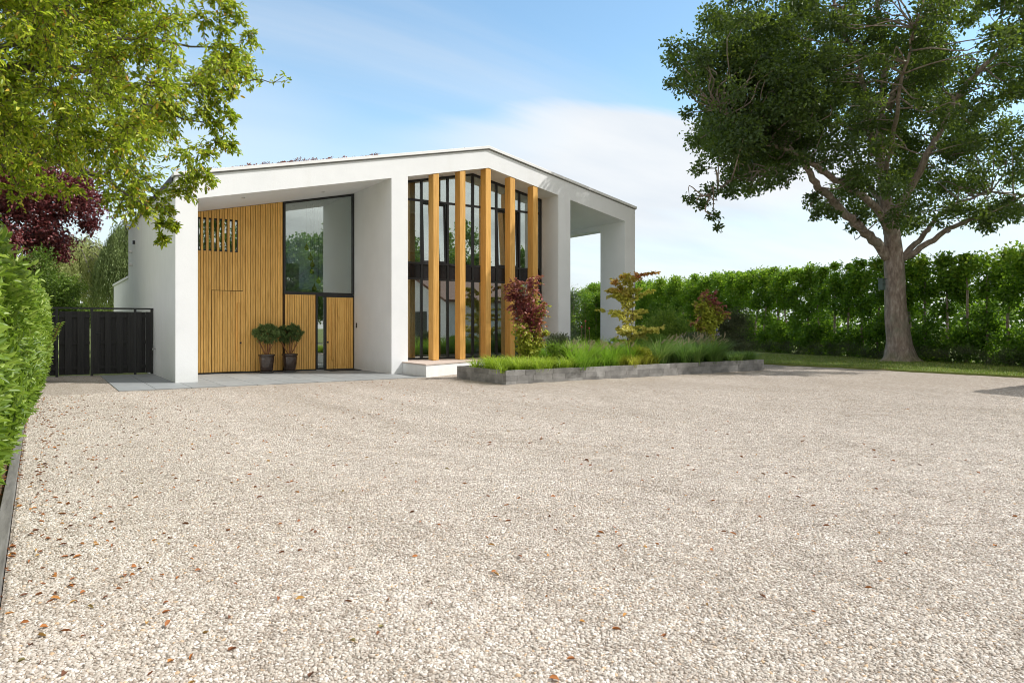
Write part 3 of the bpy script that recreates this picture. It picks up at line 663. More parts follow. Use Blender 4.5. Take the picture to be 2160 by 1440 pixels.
# entrance: sidelight and door under a black frame
en = empty('entrance_sidelight', (7.94, YR1, 0)); par(en, house)
fr = MB(); frame_rect(fr, 7.775, 8.115, .012, FB - .052, YR1 - .035, YR1 + .08, .055, .06, .05); fr.build('frame', M['black'], en)
gp = MB(); gp.box(7.83, 8.06, YR1 + .02, YR1 + .028, .072, FB - .102); gp.build('pane', M['glass'], en)
fd = empty('front_door', (8.6, YR1, 0)); par(fd, house)
fr = MB(); fr.box(8.118, 9.122, YR1 - .03, YR1 + .08, FB - .12, FB - .052); fr.box(9.098, 9.122, YR1 - .03, YR1 + .08, .012, FB - .121); fr.box(8.118, 8.135, YR1 - .03, YR1 + .08, .012, FB - .121); fr.build('door_frame', M['black'], fd)
db = MB(); x = 8.138
while x < 9.09:
    w = min(x + .0782, 9.094) - .011; db.prism([(x, .03), (w, .03), (w, FB - .125), (x, FB - .125)], 'y', YR1 - .04, YR1 - .004, random.random()); x += .0782
db.build('door_leaf', M['clad'], fd, bevel=.002)
db = MB(); db.box(8.136, 9.097, YR1 - .002, YR1 + .06, .02, FB - .122); db.build('door_core', M['cladback'], fd)
h = MB(); h.box(8.31, 8.37, YR1 - .095, YR1 - .042, .33, 2.25); h.build('handle', M['clad'], fd, bevel=.004)
h = MB(); h.box(8.145, 8.20, YR1 - .055, YR1 - .036, .915, .97); h.build('lock', M['black'], fd)
th = MB(); th.box(7.775, 9.12, YR1 - .06, YR1 - .042, .001, .018); th.build('threshold', M['steel'], house)
bl = MB(); bl.box(9.100, 9.124, 23.10, 23.17, 1.43, 1.60); bl.build('doorbell', M['black'], house, bevel=.004)
# glazed wall of recess 2
GX = [9.69, 10.69, 11.69, 12.697, 13.69, 14.69, 15.693]
gw = empty('glazed_wall', (12.7, YR2, .37)); par(gw, house)
BASE, TR, B0, B1 = .37, 5.714, 3.11, 3.57
fr = MB(); y0, y1 = YR2, YR2 + .10
for i_, x in enumerate(GX):
    w = .07 if i_ in (1, 2, 4, 5) else .09
    a = x if i_ == 0 else (x - w if i_ == 6 else x - w / 2); b2_ = a + w
    pts = [(a, BASE), (b2_, BASE), (b2_, zsof(b2_) - .006), (a, zsof(a) - .006)] if i_ != 3 else [(a, BASE), (b2_, BASE), (b2_, zsof(b2_) - .006), (12.697, 6.866), (a, zsof(a) - .006)]
    fr.prism(pts, 'y', y0, y1)
cells = []
for i_ in range(6):
    a = GX[i_] + (.09 if i_ == 0 else .045 if i_ == 3 else .035); b2_ = GX[i_ + 1] - (.09 if i_ == 5 else .045 if i_ == 2 else .035); cells.append((a, b2_))
    fr.box(a, b2_, y0, y1, BASE, BASE + .06); fr.box(a, b2_, y0, y1, B0 - .07, B0); fr.box(a, b2_, y0, y1, B1, B1 + .07); fr.box(a, b2_, y0, y1, TR - .035, TR + .035)
    fr.prism([(a, zsof(a) - .08), (b2_, zsof(b2_) - .08), (b2_, zsof(b2_) - .006), (a, zsof(a) - .006)], 'y', y0, y1)
fr.build('frame', M['black'], gw)
pn = MB()
for a, b2_ in cells: pn.box(a, b2_, y0 + .03, y0 + .06, B0, B1)
pn.build('spandrel_panel', simple('black_gloss_panel', (.012, .012, .014), .15, .2, 3), gw)
for i_, (a, b2_) in enumerate(cells):
    gp = MB(); gp.box(a, b2_, y0 + .04, y0 + .048, BASE + .06, B0 - .07); gp.build('pane', M['glass'], gw)
    gp = MB(); gp.prism([(a, TR + .035), (b2_, TR + .035), (b2_, zsof(b2_) - .08), (a, zsof(a) - .08)], 'y', y0 + .04, y0 + .048); gp.build('pane', M['glass'], gw)
    if i_ in (1, 4):      # tilted open sashes
        ss = empty('tilting_sash', ((a + b2_) / 2, y0 + .03, B1 + .07)); par(ss, gw)
        s = MB(); z0, z1 = B1 + .075, TR - .04; hh = z1 - z0
        def L_(x, z, d): return (x, y0 + .03 + d + math.sin(.045) * (z - z0), z0 + (z - z0) * math.cos(.045))
        def tbox(mb, xa, xb, za, zb, da, db_):
            mb.add([L_(xa, za, da), L_(xb, za, da), L_(xb, za, db_), L_(xa, za, db_), L_(xa, zb, da), L_(xb, zb, da), L_(xb, zb, db_), L_(xa, zb, db_)], [(3, 2, 1, 0), (4, 5, 6, 7), (0, 1, 5, 4), (1, 2, 6, 5), (2, 3, 7, 6), (3, 0, 4, 7)])
        tbox(s, a + .01, a + .07, z0, z1, 0, .06); tbox(s, b2_ - .07, b2_ - .01, z0, z1, 0, .06); tbox(s, a + .07, b2_ - .07, z0, z0 + .06, 0, .06); tbox(s, a + .07, b2_ - .07, z1 - .06, z1, 0, .06)
        s.build('sash_frame', M['black'], ss)
        s = MB(); tbox(s, a + .07, b2_ - .07, z0 + .06, z1 - .06, .025, .033); s.build('sash_pane', M['glass'], ss)
    else:
        gp = MB(); gp.box(a, b2_, y0 + .04, y0 + .048, B1 + .07, TR - .035); gp.build('pane', M['glass'], gw)
# five timber fins
for i_, xc_ in enumerate((10.70, 11.695, 12.697, 13.70, 14.68)):
    f = MB(); a, b2_ = xc_ - .103, xc_ + .103
    p_ = [(a, .385), (b2_, .385), (b2_, zsof(b2_) - .004), (a, zsof(a) - .004)] if i_ != 2 else [(a, .385), (b2_, .385), (b2_, zsof(b2_) - .004), (12.697, 6.868), (a, zsof(a) - .004)]
    f.prism(p_, 'y', YF + .015, YF + .36); f.build('timber_fin', M['fin'], house, bevel=.006)
    f = MB(); f.box(xc_ - .04, xc_ + .04, YF + .1, YF + .26, .371, .384); f.build('fin_foot', M['black'], house)
# raised stone terrace step
tp = [(9.50, 20.245), (9.46, 18.55), (12.78, 20.245)]
st = MB(); st.prism([(9.50, 20.245), (9.46, 18.55), (12.75, 20.245)], 'z', -.05, .33); st.prism([(9.69, 20.246), (15.69, 20.246), (15.69, 21.268), (9.69, 21.268)], 'z', -.05, .33)
st.build('terrace_step', M['stucco'], house)
st = MB(); st.prism([(9.48, 20.242), (9.44, 18.52), (12.80, 20.242)], 'z', .332, .370); st.prism([(9.69, 20.243), (15.69, 20.243), (15.69, 21.266), (9.69, 21.266)], 'z', .332, .369)
st.build('terrace_slab', M['step'], house, bevel=.003)
# rooms behind the glass
ir = MB(); ir.box(3.53, 9.12, 23.56, 31.49, -.04, .01); ir.box(9.69, 15.69, 21.4, 31.49, .30, .36)
ir.build('interior_floor', M['int_floor'], house)
ir = MB(); ir.box(9.69, 15.69, 21.40, 31.49, 3.15, 3.50); ir.box(3.53, 9.12, 26.6, 31.49, 2.62, 2.90); ir.build('upper_floor', M['int_white'], house)
ir = MB(); ir.box(3.53, 8.2, 26.6, 26.75, 2.90, 3.85); ir.box(9.69, 15.69, 27.5, 27.7, .36, 3.149); ir.box(9.69, 15.69, 25.5, 25.7, 3.501, 6.0); ir.box(6.0, 6.15, 23.56, 31.4, .011, 2.619)
ir.build('interior_partition', M['int_white'], house)
ir = MB(); ir.box(3.55, 5.9, 23.6, 23.75, .011, 4.9); ir.build('interior_dark_wall', M['int_dark'], house)
# things inside
def chandelier():
    c = empty('pendant_cluster', (7.6, 24.6, 2.7), 'cluster of smoked brass drop pendants hanging behind the large window', 'pendant light')
    for px, py in ((647, 522), (655, 543), (659, 558), (658, 572), (672, 592), (663, 608)):
        p = at(px, py, 24.1 / 1.0)
        k = 24.9 / p[1]; p = np.array([p[0] * k, p[1] * k, CH + (p[2] - CH) * k]); r = .078
        s = MB(); s.lathe([(.004, .20), (.012, .16), (.03, .09), (.07, .04), (r + .01, -.02), (.075, -.07), (.04, -.10), (.005, -.11)], p, 16); s.build('glass_drop', M['brass'], c, smooth=True)
        s = MB(); s.tube([(p[0], p[1], p[2] + .2), (p[0], p[1], zsof(p[0]) - .02)], .004, 5); s.build('cord', M['black'], c)
chandelier()
def curtain(x0, x1, y, z0, z1, lab, mat=None):
    n = 60; mb = MB(); xs_ = np.linspace(x0, x1, n)
    vs = [(x, y + .045 * math.sin(k_ * .95) + .015 * math.sin(k_ * .37), z) for z in (z0, z1) for k_, x in enumerate(xs_)]
    mb.add(vs, [(k_, k_ + 1, n + k_ + 1, n + k_) for k_ in range(n - 1)], .5)
    o = mb.build('curtain', mat or M['curtain'], smooth=True, fix=False); md = o.modifiers.new('thick', 'SOLIDIFY'); md.thickness = .006
    tag(o, lab, 'curtain')
curtain(9.75, 10.62, 21.62, .38, 3.12, 'beige floor length curtain behind the lower left pane of the glazed wall')
curtain(15.0, 15.62, 21.62, .38, 3.12, 'beige floor length curtain behind the lower right pane of the glazed wall')
sf = empty('sofa', (12.8, 24.0, .36), 'long light grey sofa inside behind the lower glazed wall', 'sofa')
s = MB(); s.box(11.3, 14.6, 23.5, 24.4, .42, .80); s.build('seat', M['sofa'], sf, bevel=.05)
s = MB(); s.box(11.3, 14.6, 23.35, 23.6, .45, 1.12); s.build('backrest', M['sofa'], sf, bevel=.05)
for x in (11.15, 14.62):
    s = MB(); s.box(x, x + .18, 23.4, 24.4, .42, .98); s.build('armrest', M['sofa'], sf, bevel=.04)
bd = empty('bed', (12.7, 23.2, 3.5), 'pale upholstered bed seen low behind the upper panes of the glazed wall', 'bed')
s = MB(); s.box(9.9, 15.4, 22.2, 22.9, 3.52, 4.02); s.build('mattress', M['sofa'], bd, bevel=.06)
s = MB(); s.box(9.9, 15.4, 22.9, 23.1, 3.52, 4.15); s.build('headboard', M['sofa'], bd, bevel=.05)
tl = MB(); tl.box(5.9, 6.98, 26.0, 26.05, 3.0, 4.1); tag(tl.build('wall_panel', M['teal']), 'pale teal panel standing inside at the left of the large window', 'panel')

# fittings on the left wall
ft = MB(); ft.tube([(2.978, 24.05, .80), (2.91, 24.05, .80), (2.90, 24.05, .74)], .018, 8); ft.tube([(2.93, 23.98, .83), (2.93, 24.12, .83)], .01, 6)
tag(ft.build('garden_tap', M['steel'], smooth=True), 'small metal garden tap on the left wall of the house', 'tap')
for y, z in ((30.6, 4.35), (30.6, 3.85)):
    f = MB(); f.lathe([(.03, -.06), (.06, -.03), (.06, .03), (.03, .06)], (2.93, y, z), 10)
    f.build('wall_spotlight', M['coping'], house, smooth=True)
f = MB(); f.box(2.90, 2.978, 29.6, 29.7, 4.55, 4.68); f.build('wall_sensor', M['black'], house)

# door mat
dm = MB(); dm.box(8.02, 9.06, 22.55, 23.30, .001, .016); tag(dm.build('doormat', M['mat']), 'flat black doormat in front of the timber entrance door', 'doormat')

# sedum tufts on the roof edge
def sedum():
    P = []
    for x0, x1, n, h in ((3.3, 4.4, 500, .10), (4.5, 6.0, 1200, .12), (5.8, 7.4, 1600, .14), (7.6, 8.1, 300, .09), (8.35, 8.95, 500, .13), (9.6, 10.0, 100, .06), (11.2, 12.2, 150, .06), (13.9, 14.2, 60, .06), (16.2, 19.2, 900, .07), (17.9, 18.4, 260, .16), (9.0, 16, 300, .03), (3.3, 9, 500, .05)):
        n = int(n * 1.8); x = rng.uniform(x0, x1, n); y = YF + .36 + rng.random(n) * 1.6; lump = .5 + .5 * np.sin(x * 9 + y * 2) * np.cos(x * 4.3 + 1)
        z = np.array([ztop(a) for a in x]) + .09 + .035 + rng.random(n) * h * (.4 + lump)
        P.append(np.stack([x, y, z], 1))
    P = np.concatenate(P); n = len(P)
    o = leaves('sedum', P, rdir(n, .6), rdir(n), .052, .032, M['sedum'])
    tag(o, 'reddish sedum tufts growing along the roof edge of the house', 'sedum', kind='stuff')
sedum()

# ================================================================ GATE
gt = empty('gate', (1.4, 24.5, 0), 'black timber double gate of alternating vertical boards beside the house', 'gate')
GY = 24.5
s = MB(); s.box(-.2, 2.972, GY - .03, GY + .03, 2.0, 2.05); s.build('top_rail', M['black'], gt)
for x in (2.93, 2.47, 1.32, .44, -.15):
    s = MB(); s.box(x - .035, x + .035, GY - .025, GY + .025, 0, 1.999); s.build('post', M['black'], gt)
def leaf_panel(x0, x1, off_=0):
    lf = MB(); n = max(2, round((x1 - x0) / .145)); w = (x1 - x0) / n
    for k_ in range(n):
        y = GY - .05 if k_ % 2 == off_ else GY + .02
        lf.box(x0 + k_ * w - (.012 if k_ % 2 == off_ else 0) + .004, x0 + (k_ + 1) * w + (.012 if k_ % 2 == off_ else 0) - .004, y, y + .022, .05, 1.93 + random.uniform(-.004, .004))
    for z in (.2, .95, 1.75): lf.box(x0, x1, GY - .026, GY + .018, z, z + .09)
    return lf.build('board_panel', M['gate'], gt, bevel=.002)
leaf_panel(1.36, 2.43); leaf_panel(.49, 1.27, 1); leaf_panel(2.51, 2.89); leaf_panel(-.12, .41)
s = MB(); s.tube([(1.44, GY - .06, 1.27), (1.44, GY - .11, 1.27), (1.56, GY - .11, 1.27)], .009, 6); s.build('handle', M['black'], gt)
s = MB(); s.tube([(.46, GY - .07, .45), (.46, GY - .07, .55)], .015, 6); s.build('hinge', M['black'], gt)

# ================================================================ PLANTER
pl = empty('planter', (15.2, 16.2, 0), 'long low planter of grey stone blocks filled with grasses and shrubs', 'planter')
def course(mb, a, b_, z0, z1, th, out, seed):
    a = Vector((a[0], a[1], 0)); b_ = Vector((b_[0], b_[1], 0)); L = (b_ - a).length; d = (b_ - a) / L; nr = Vector(out)
    r_ = random.Random(seed); s0 = 0
    while s0 < L - .02:
        l_ = min(r_.uniform(.28, .62), L - s0)
        if L - s0 - l_ < .15: l_ = L - s0
        p = [a + d * (s0 + .0015), a + d * (s0 + l_ - .0015)]; q = [v + nr * (-th) for v in p]; pr_ = nr * r_.uniform(0, .004)
        mb.add([(p[0] + pr_)[:2] + (z0 + .001,) if False else ((p[0] + pr_).x, (p[0] + pr_).y, z0 + .001), ((p[1] + pr_).x, (p[1] + pr_).y, z0 + .001), (q[1].x, q[1].y, z0 + .001), (q[0].x, q[0].y, z0 + .001),
                ((p[0] + pr_).x, (p[0] + pr_).y, z1 - .001), ((p[1] + pr_).x, (p[1] + pr_).y, z1 - .001), (q[1].x, q[1].y, z1 - .001), (q[0].x, q[0].y, z1 - .001)],
               [(3, 2, 1, 0), (4, 5, 6, 7), (0, 1, 5, 4), (1, 2, 6, 5), (2, 3, 7, 6), (3, 0, 4, 7)], r_.random())
        s0 += l_
PX0, PX1, PY0, PY1 = 9.93, 20.46, 15.0, 17.42
pb = MB(); zs = [-.08, .07, .215, .352]
for k_ in range(3):
    course(pb, (PX0, PY0), (PX1, PY0), zs[k_], zs[k_ + 1], .12, (0, -1, 0), k_ * 7 + 1)
    course(pb, (PX0, PY1), (PX0, PY0 + .121), zs[k_], zs[k_ + 1], .12, (-1, 0, 0), k_ * 7 + 2)
    course(pb, (PX1, PY0 + .121), (PX1, PY1), zs[k_], zs[k_ + 1], .12, (1, 0, 0), k_ * 7 + 3)
    course(pb, (PX1, PY1 + .12), (PX0, PY1 + .12), zs[k_], zs[k_ + 1], .12, (0, 1, 0), k_ * 7 + 4)
pb.build('stone_wall', M['planter'], pl, bevel=.003)
ps = MB(); ps.box(PX0 + .13, PX1 - .13, PY0 + .13, PY1 - .01, -.05, .28); ps.build('soil', M['soil'], pl)

def tufts(name, spots, n, hr, lr, w, mat, lab, z=.28, bend=.75, spread=.09):
    B = []; H = []; Ld = []; Rn = []
    for (x, y, s_) in spots:
        m = int(n * s_); a = rng.uniform(0, 6.283, m); rr = np.abs(rng.normal(0, spread * s_, m))
        Rn.append(np.clip(rng.random(m) * .5 + rng.random() * .5, 0, 1))
        b_ = np.stack([x + np.cos(a) * rr, y + np.sin(a) * rr, np.full(m, z)], 1)
        l_ = rng.uniform(lr[0], lr[1], m); a2 = a + rng.normal(0, .5, m)
        B.append(b_); H.append(rng.uniform(hr[0], hr[1], m) * (.7 + .3 * s_)); Ld.append(np.stack([np.cos(a2) * l_, np.sin(a2) * l_, np.zeros(m)], 1))
    o = grassblades(name, np.concatenate(B), np.concatenate(H), np.concatenate(Ld), w * 2.1, mat, rnd=np.concatenate(Rn), bend=bend)
    tag(o, lab, 'grass', kind='stuff'); return o
def grid(x0, x1, y0, y1, st, s0=.8, s1=1.2):
    out = []; x = x0
    while x < x1:
        y = y0
        while y < y1:
            out.append((x + rng.normal(0, st * .25), y + rng.normal(0, st * .22), rng.uniform(s0, s1))); y += st
        x += st
    return out
tufts('ornamental_grass', grid(10.15, 12.5, 15.2, 17.0, .40), 120, (.30, .66), (.5, 1.2), .0075, M['g_lime'], 'low lime green grass mound at the left end of the stone planter', bend=.95)
tufts('ornamental_grass', grid(12.6, 15.4, 15.6, 17.3, .56), 190, (.55, 1.15), (.35, 1.15), .006, M['g_green'], 'taller fresh green feather grass in the middle of the planter')
tufts('ornamental_grass', grid(12.45, 14.3, 15.2, 15.5, .38), 130, (.35, .62), (.4, .9), .007, M['g_green'], 'short green grass along the front rim of the planter', bend=.9)
tufts('ornamental_grass', grid(14.1, 15.9, 15.2, 16.0, .38), 130, (.35, .58), (.4, 1.0), .0075, M['g_yellow'], 'yellowish sedge clump between the green grasses of the planter', bend=.9)
tufts('ornamental_grass', grid(16.0, 18.9, 15.4, 17.3, .62), 260, (.65, 1.25), (.4, 1.25), .006, M['g_dark'], 'dark green fountain grass in the right half of the planter')
tufts('ornamental_grass', grid(18.6, 20.3, 15.25, 17.3, .42), 130, (.30, .55), (.4, 1.0), .007, M['g_dark'], 'low dark grass at the right end of the stone planter', bend=.9)
for i_, (x, y, zt, r_, mt, lb) in enumerate(((15.15, 15.45, .52, .26, 'g_yellow', 'rounded golden leafy mound at the front rim of the planter'), (14.75, 16.5, .75, .34, 'l_feather', 'leafy green mound left of the yellow and red shrub'), (13.1, 16.9, .85, .34, 'l_olive', 'grey green leafy mound behind the fresh green grass'),
        (17.0, 16.9, .85, .38, 'l_feather', 'leafy green mound among the dark fountain grass'), (12.35, 15.9, .62, .30, 'l_feather', 'leafy mound between the lime grass and the taller green grass'), (19.2, 16.9, .85, .40, 'l_olive', 'grey green mound below the right hand red shrub'))):
    zt += .22
    cs_ = [(x + rng.normal(0, r_ * .45), y + rng.normal(0, r_ * .35), zt - .12 + rng.uniform(-.12, .16)) for _ in range(6)]
    o_ = empty('leafy_mound', (x, y, .28), lb, 'perennial plant'); P_, d_ = clump(cs_, [r_ * .62] * 6, 420); ok_ = P_[:, 2] > .28; P_ = P_[ok_]; d_ = d_[ok_]; m_ = len(P_)
    leaves('foliage', P_, nrm(d_ + rdir(m_) * .6 + [0, 0, .6]), rdir(m_, .8), rng.uniform(.05, .09, m_), .028, M[mt], o_)
    mb_ = MB(); mb_.tube([(x, y, .28), (x, y, zt)], [.012, .006], 5); mb_.build('stem', M['thinstem'], o_)
def plumes():
    P = []; D = []
    for (x0, x1, m, z0, z1) in ((12.4, 14.6, 60, .75, 1.0), (16.4, 19.0, 90, .85, 1.15)):
        for _ in range(m):
            p = np.array([rng.uniform(x0, x1), rng.uniform(15.1, 16.4), rng.uniform(z0, z1)]); d = nrm(np.array([rng.normal(.3, .5), rng.normal(-.3, .3), .55]))
            for t in np.linspace(0, .16, 20):
                for _k in range(4): P.append(p + d * t); D.append(d * .8 + rng.normal(size=3) * .6)
    P = np.array(P); n = len(P)
    tag(leaves('seed_plumes', P, np.array(D), rdir(n), .028, .009, M['g_plume']), 'pale bristly seed plumes nodding over the planter grasses', 'seed heads', kind='stuff')
plumes()

# ---------------------------------------------------------------- shrubs
def shrub(name, loc, lab, cat, stems, leafmat, L, Wd, k, tw=(.2, .45), rndf=None, up=.3, group=None, full=False, stemmat=None, droop=.3, per=1.0):
    """stems: list of world polylines with radius; twigs leave them all along"""
    o = empty(name, loc, lab, cat, group); mb = MB(); A = []; Dd = []; R0 = []
    for pts, r0, nt_, spread in stems:
        Pp, R = limb(mb, pts, [r0, r0 * .6, r0 * .2], 6)
        for _ in range(nt_):
            u = rng.random() ** .8 * (len(Pp) - 1); i0 = int(min(u, len(Pp) - 2)); p = Pp[i0] + (Pp[i0 + 1] - Pp[i0]) * (u - i0)
            d = rng.normal(size=3); d[2] = abs(d[2]) * up + up * .3; A.append(p); Dd.append(d); R0.append(spread)
    mb.build('stem', stemmat or M['thinstem'], o, smooth=True)
    A = np.array(A); Dd = nrm(np.array(Dd)); Ln = rng.uniform(*tw, len(A)) * np.array(R0)
    B, Cc, P, D, Nn = spray(A, Dd, Ln, k, droop)
    twigs('twigs', A, B, Cc, np.full(len(A), .004), stemmat or M['thinstem'], o)
    n = len(P); rn = rndf(P, D) if rndf else None
    leaves('foliage', P, D, Nn, rng.uniform(.7, 1.25, n) * L, rng.uniform(.8, 1.2, n) * Wd, leafmat, o, rn, full=full)
    return o
bA = (11.76, 16.7, .28)
def rA(P, D):
    z = P[:, 2]; x = P[:, 0]
    t = np.clip((z - 1.0) / 1.6, 0, 1) + .35 * np.sin(P[:, 0] * 5 + P[:, 2] * 3) + rng.normal(0, .22, len(P)) + np.clip(-(x - 11.9) * .5, -.4, .4)
    return np.clip(.85 - t * .75, 0, 1)
stA = []
for px, py, dy in ((1075, 600, 0), (1100, 590, .2), (1115, 585, -.2), (1148, 610, .2), (1060, 610, 0), (1135, 640, -.3), (1150, 650, .2), (1125, 660, .4), (1075, 690, -.2), (1160, 700, 0)):
    Y = 16.7 + dy; e = at(px, py, 20.4); mid = np.array([11.85 + (e[0] - 11.85) * .45, 16.7 + dy * .6, .3 + (e[2] - .3) * .55])
    stA.append(([bA, mid, (e[0], 16.7 + dy * 1.4 + (e[1] - 16.9) * .2, e[2])], .022, 95, .9))
shrub('purple_shrub', bA, 'upright purple and green shrub in front of the timber fins', 'shrub', stA, M['l_shrubA'], .088, .055, 9, (.15, .34), rA, full=True)
bB = (15.85, 16.75, .28)
def rB(P, D):
    d = np.hypot(P[:, 0] - bB[0], P[:, 1] - bB[1]); z = P[:, 2]
    t = np.clip((z - 1.6) / 1.5, 0, 1) * .8 + np.clip(d - .7, 0, 1) * .35 + rng.normal(0, .10, len(P)) + .15 * np.sin(P[:, 2] * 7 + P[:, 0] * 3)
    return np.clip(1.0 - t * .80, 0, 1)
stB = []
lead = [bB, (15.80, 16.75, 1.3), (15.62, 16.75, 2.3), (15.25, 16.8, 3.05)]; lead2 = [bB, (15.95, 16.7, 1.2), (16.0, 16.7, 2.3), (16.15, 16.7, 3.25)]
stB.append((lead, .02, 30, .7)); stB.append((lead2, .02, 30, .7))
for z in np.linspace(.75, 2.95, 17):
    for sgn in (-1, 1):
        ax = rng.uniform(-.7, .7); z = z + rng.normal(0, .09); r_ = rng.uniform(.35, 1.3) * (1.12 - .15 * z) * (1.05 if sgn > 0 else .95)
        s_ = np.array([15.83 + sgn * .03, 16.75, z]); e = s_ + [sgn * r_, ax, rng.uniform(-.1, .45) if z < 2 else rng.uniform(.2, .55)]
        stB.append(([s_, (s_ + e) / 2 + [0, 0, .07], e], .008, 26, .5))
shrub('autumn_shrub', bB, 'airy layered shrub turning yellow and red in front of the right pillar', 'shrub', stB, M['l_shrubB'], .092, .068, 7, (.12, .28), rB, full=True, up=.1)
bC = (19.9, 17.0, .28); stC = []
for px, py in ((1470, 640), (1485, 615), (1505, 620), (1520, 640), (1528, 660), (1495, 660), (1465, 680)):
    e = at(px, py, 25.2); stC.append(([bC, (bC[0] + (e[0] - bC[0]) * .4, bC[1], 1.3), (e[0], e[1], e[2])], .018, 100, .95))
shrub('purple_shrub', bC, 'smaller red and green shrub near the right end of the planter', 'shrub', stC, M['l_shrubA'], .10, .07, 9, (.12, .3), rA, full=True)
def bush(name, cs, rs, n, mat, L, Wd, lab, loc, group=None, cat='bush', seed=0, up=.4):
    o = empty(name, loc, lab, cat, group); P, d = clump(cs, rs, n); ok = P[:, 2] > .02; P = P[ok]; d = d[ok]; m = len(P)
    leaves('foliage', P, nrm(d + rdir(m) * .7 + [0, 0, up]), rdir(m, .8), rng.uniform(.7, 1.3, m) * L, Wd, mat, o)
    mb = MB()
    for c in cs[::2]: mb.tube([Vector(loc), (Vector(loc) + Vector(c)) / 2 + Vector((0, 0, .1)), Vector(c)], [.02, .014, .006], 5)
    mb.build('stem', M['thinstem'], o); return o
bush('leafy_bush', [(18.6, 18.2, 1.2), (19.2, 18.3, 1.65), (19.8, 18.4, 1.3), (18.0, 18.2, .9), (19.0, 18.0, .8), (19.5, 18.0, 1.0)], [.6, .65, .6, .5, .6, .6], 2600, M['l_feather'], .09, .03, 'feathery bright green bush behind the dark fountain grass', (19.0, 18.2, 0))
bush('dark_bush', [(21.6, 17.7, .7), (22.3, 18.0, 1.3), (23.0, 18.2, .9), (22.4, 17.6, .5), (21.8, 18.2, 1.6), (22.9, 18.0, 1.7)], [.6, .65, .6, .5, .55, .5], 2600, M['l_dark'], .07, .03, 'dark twiggy bush behind the right end of the planter', (22.3, 17.9, 0))
bush('olive_bush', [(19.1, 24.0, 1.2), (19.6, 24.6, 2.0), (19.3, 24.2, 2.7), (19.9, 24.9, 1.0), (19.8, 24.8, 2.6)], [.7, .8, .7, .7, .6], 2600, M['l_olive'], .05, .014, 'grey green olive bush seen between the two right pillars', (19.5, 24.4, 0))
# flower stalks between the pillars
for px, py in ((1227, 690), (1235, 678), (1243, 693)):
    b_ = at(px, 712, 23.6); tpp = at(px, py, 23.6); s = MB(); s.tube([(b_[0], b_[1], 0.3), tpp], .008, 5)
    fo = empty('flower_stalk', (b_[0], b_[1], .3), None, 'flower', 'dried flower stalks behind the grass')
    fo['label'] = {1227: 'leftmost of three dried flower stalks between the pillars', 1235: 'tallest of three dried flower stalks between the pillars', 1243: 'rightmost dried flower stalk with pinkish head between the pillars'}[px]
    s.build('stem', M['g_plume'], fo); s = MB(); s.lathe([(.004, -.03), (.03, 0), (.025, .03), (.004, .05)], tpp, 8); s.build('flower_head', M['pinkflower'], fo, smooth=True)
fp = []
for px, py in ((1190, 727), (1197, 712), (1172, 722), (1285, 718), (1291, 722), (1438, 710), (1475, 714), (1512, 695), (1515, 705)):
    c = at(px, py, 21.5 if px < 1300 else 24.0); fp.append(c + rng.normal(size=(26, 3)) * .022)
fp = np.concatenate(fp); tag(leaves('small_flowers', fp, rdir(len(fp), .5), rdir(len(fp)), .022, .018, M['flower']), 'tiny lilac flower heads floating above the grasses', 'flowers', kind='stuff')

# ---------------------------------------------------------------- potted pines
def pot_pine(x, y, lab, needle_tone, seed):
    r_ = np.random.default_rng(seed)
    p = empty('plant_pot', (x, y, 0), lab[0], 'plant pot', 'glazed pots by the timber wall')
    s = MB(); s.lathe([(.20, .0), (.215, .012), (.215, .05), (.20, .055)], (x, y, .001), 28); s.build('saucer', M['saucer'], p, smooth=False)
    s = MB(); s.lathe([(.165, .057), (.18, .08), (.205, .22), (.225, .38), (.232, .47), (.228, .525), (.252, .545), (.258, .57), (.25, .592), (.225, .592), (.215, .56), (.20, .50)], (x, y, 0), 36); s.build('pot_body', M['pot'], p, smooth=True)
    s = MB(); s.lathe([(.205, .52), (.205, .53)], (x, y, 0), 24); s.build('soil', M['soil'], p)
    t = empty('potted_pine', (x, y, .53), lab[1], 'potted plant', 'rounded dwarf pines in pots')
    mb = MB(); ends = []
    for k_ in range(8):
        a = k_ * .8 + r_.normal(0, .2); rr = r_.uniform(.16, .38); e = np.array([x + rr * math.cos(a), y + rr * math.sin(a), r_.uniform(.95, 1.15)])
        mb.tube(smoothpath([(x + .02 * math.cos(a), y + .02 * math.sin(a), .53), ((x + e[0]) / 2 + .01, (y + e[1]) / 2, .76), e], 4), [.016] * 4 + [.012] * 3 + [.008, .007], 6); ends.append(e)
    mb.build('stem', M['stem'], t, smooth=True)
    C_ = []
    for k_ in range(170):
        u = r_.normal(size=3); u /= np.linalg.norm(u); q = r_.uniform(.6, 1.0)
        c = np.array([x, y, 1.23]) + u * q * r_.uniform(.85, 1.12) * [.43, .43, .31]
        if c[2] > .95: C_.append(c)
    C_ = np.array(C_); m = len(C_); k_ = 90; out = nrm((C_ - [x, y, 1.0]))
    P = np.repeat(C_, k_, 0) + r_.normal(size=(m * k_, 3)) * .022; D = nrm(np.repeat(out, k_, 0) + r_.normal(size=(m * k_, 3)) * .75 + [0, 0, .4])
    leaves('needles', P, D, rdir(m * k_), .058, .009, M['l_pine'], t, np.clip(r_.random(m * k_) * .6 + np.repeat(r_.random(m), k_) * .35 + needle_tone, 0, 1), fold=.05)
pot_pine(6.03, 22.95, ('brown glazed pot with a sunlit rim, nearer the cladding door', 'light green dwarf pine in the left hand glazed pot'), .12, 3)
pot_pine(6.78, 23.0, ('dark shiny glazed pot standing nearer the entrance door', 'dark green dwarf pine in the pot nearer the entrance'), -.08, 4)

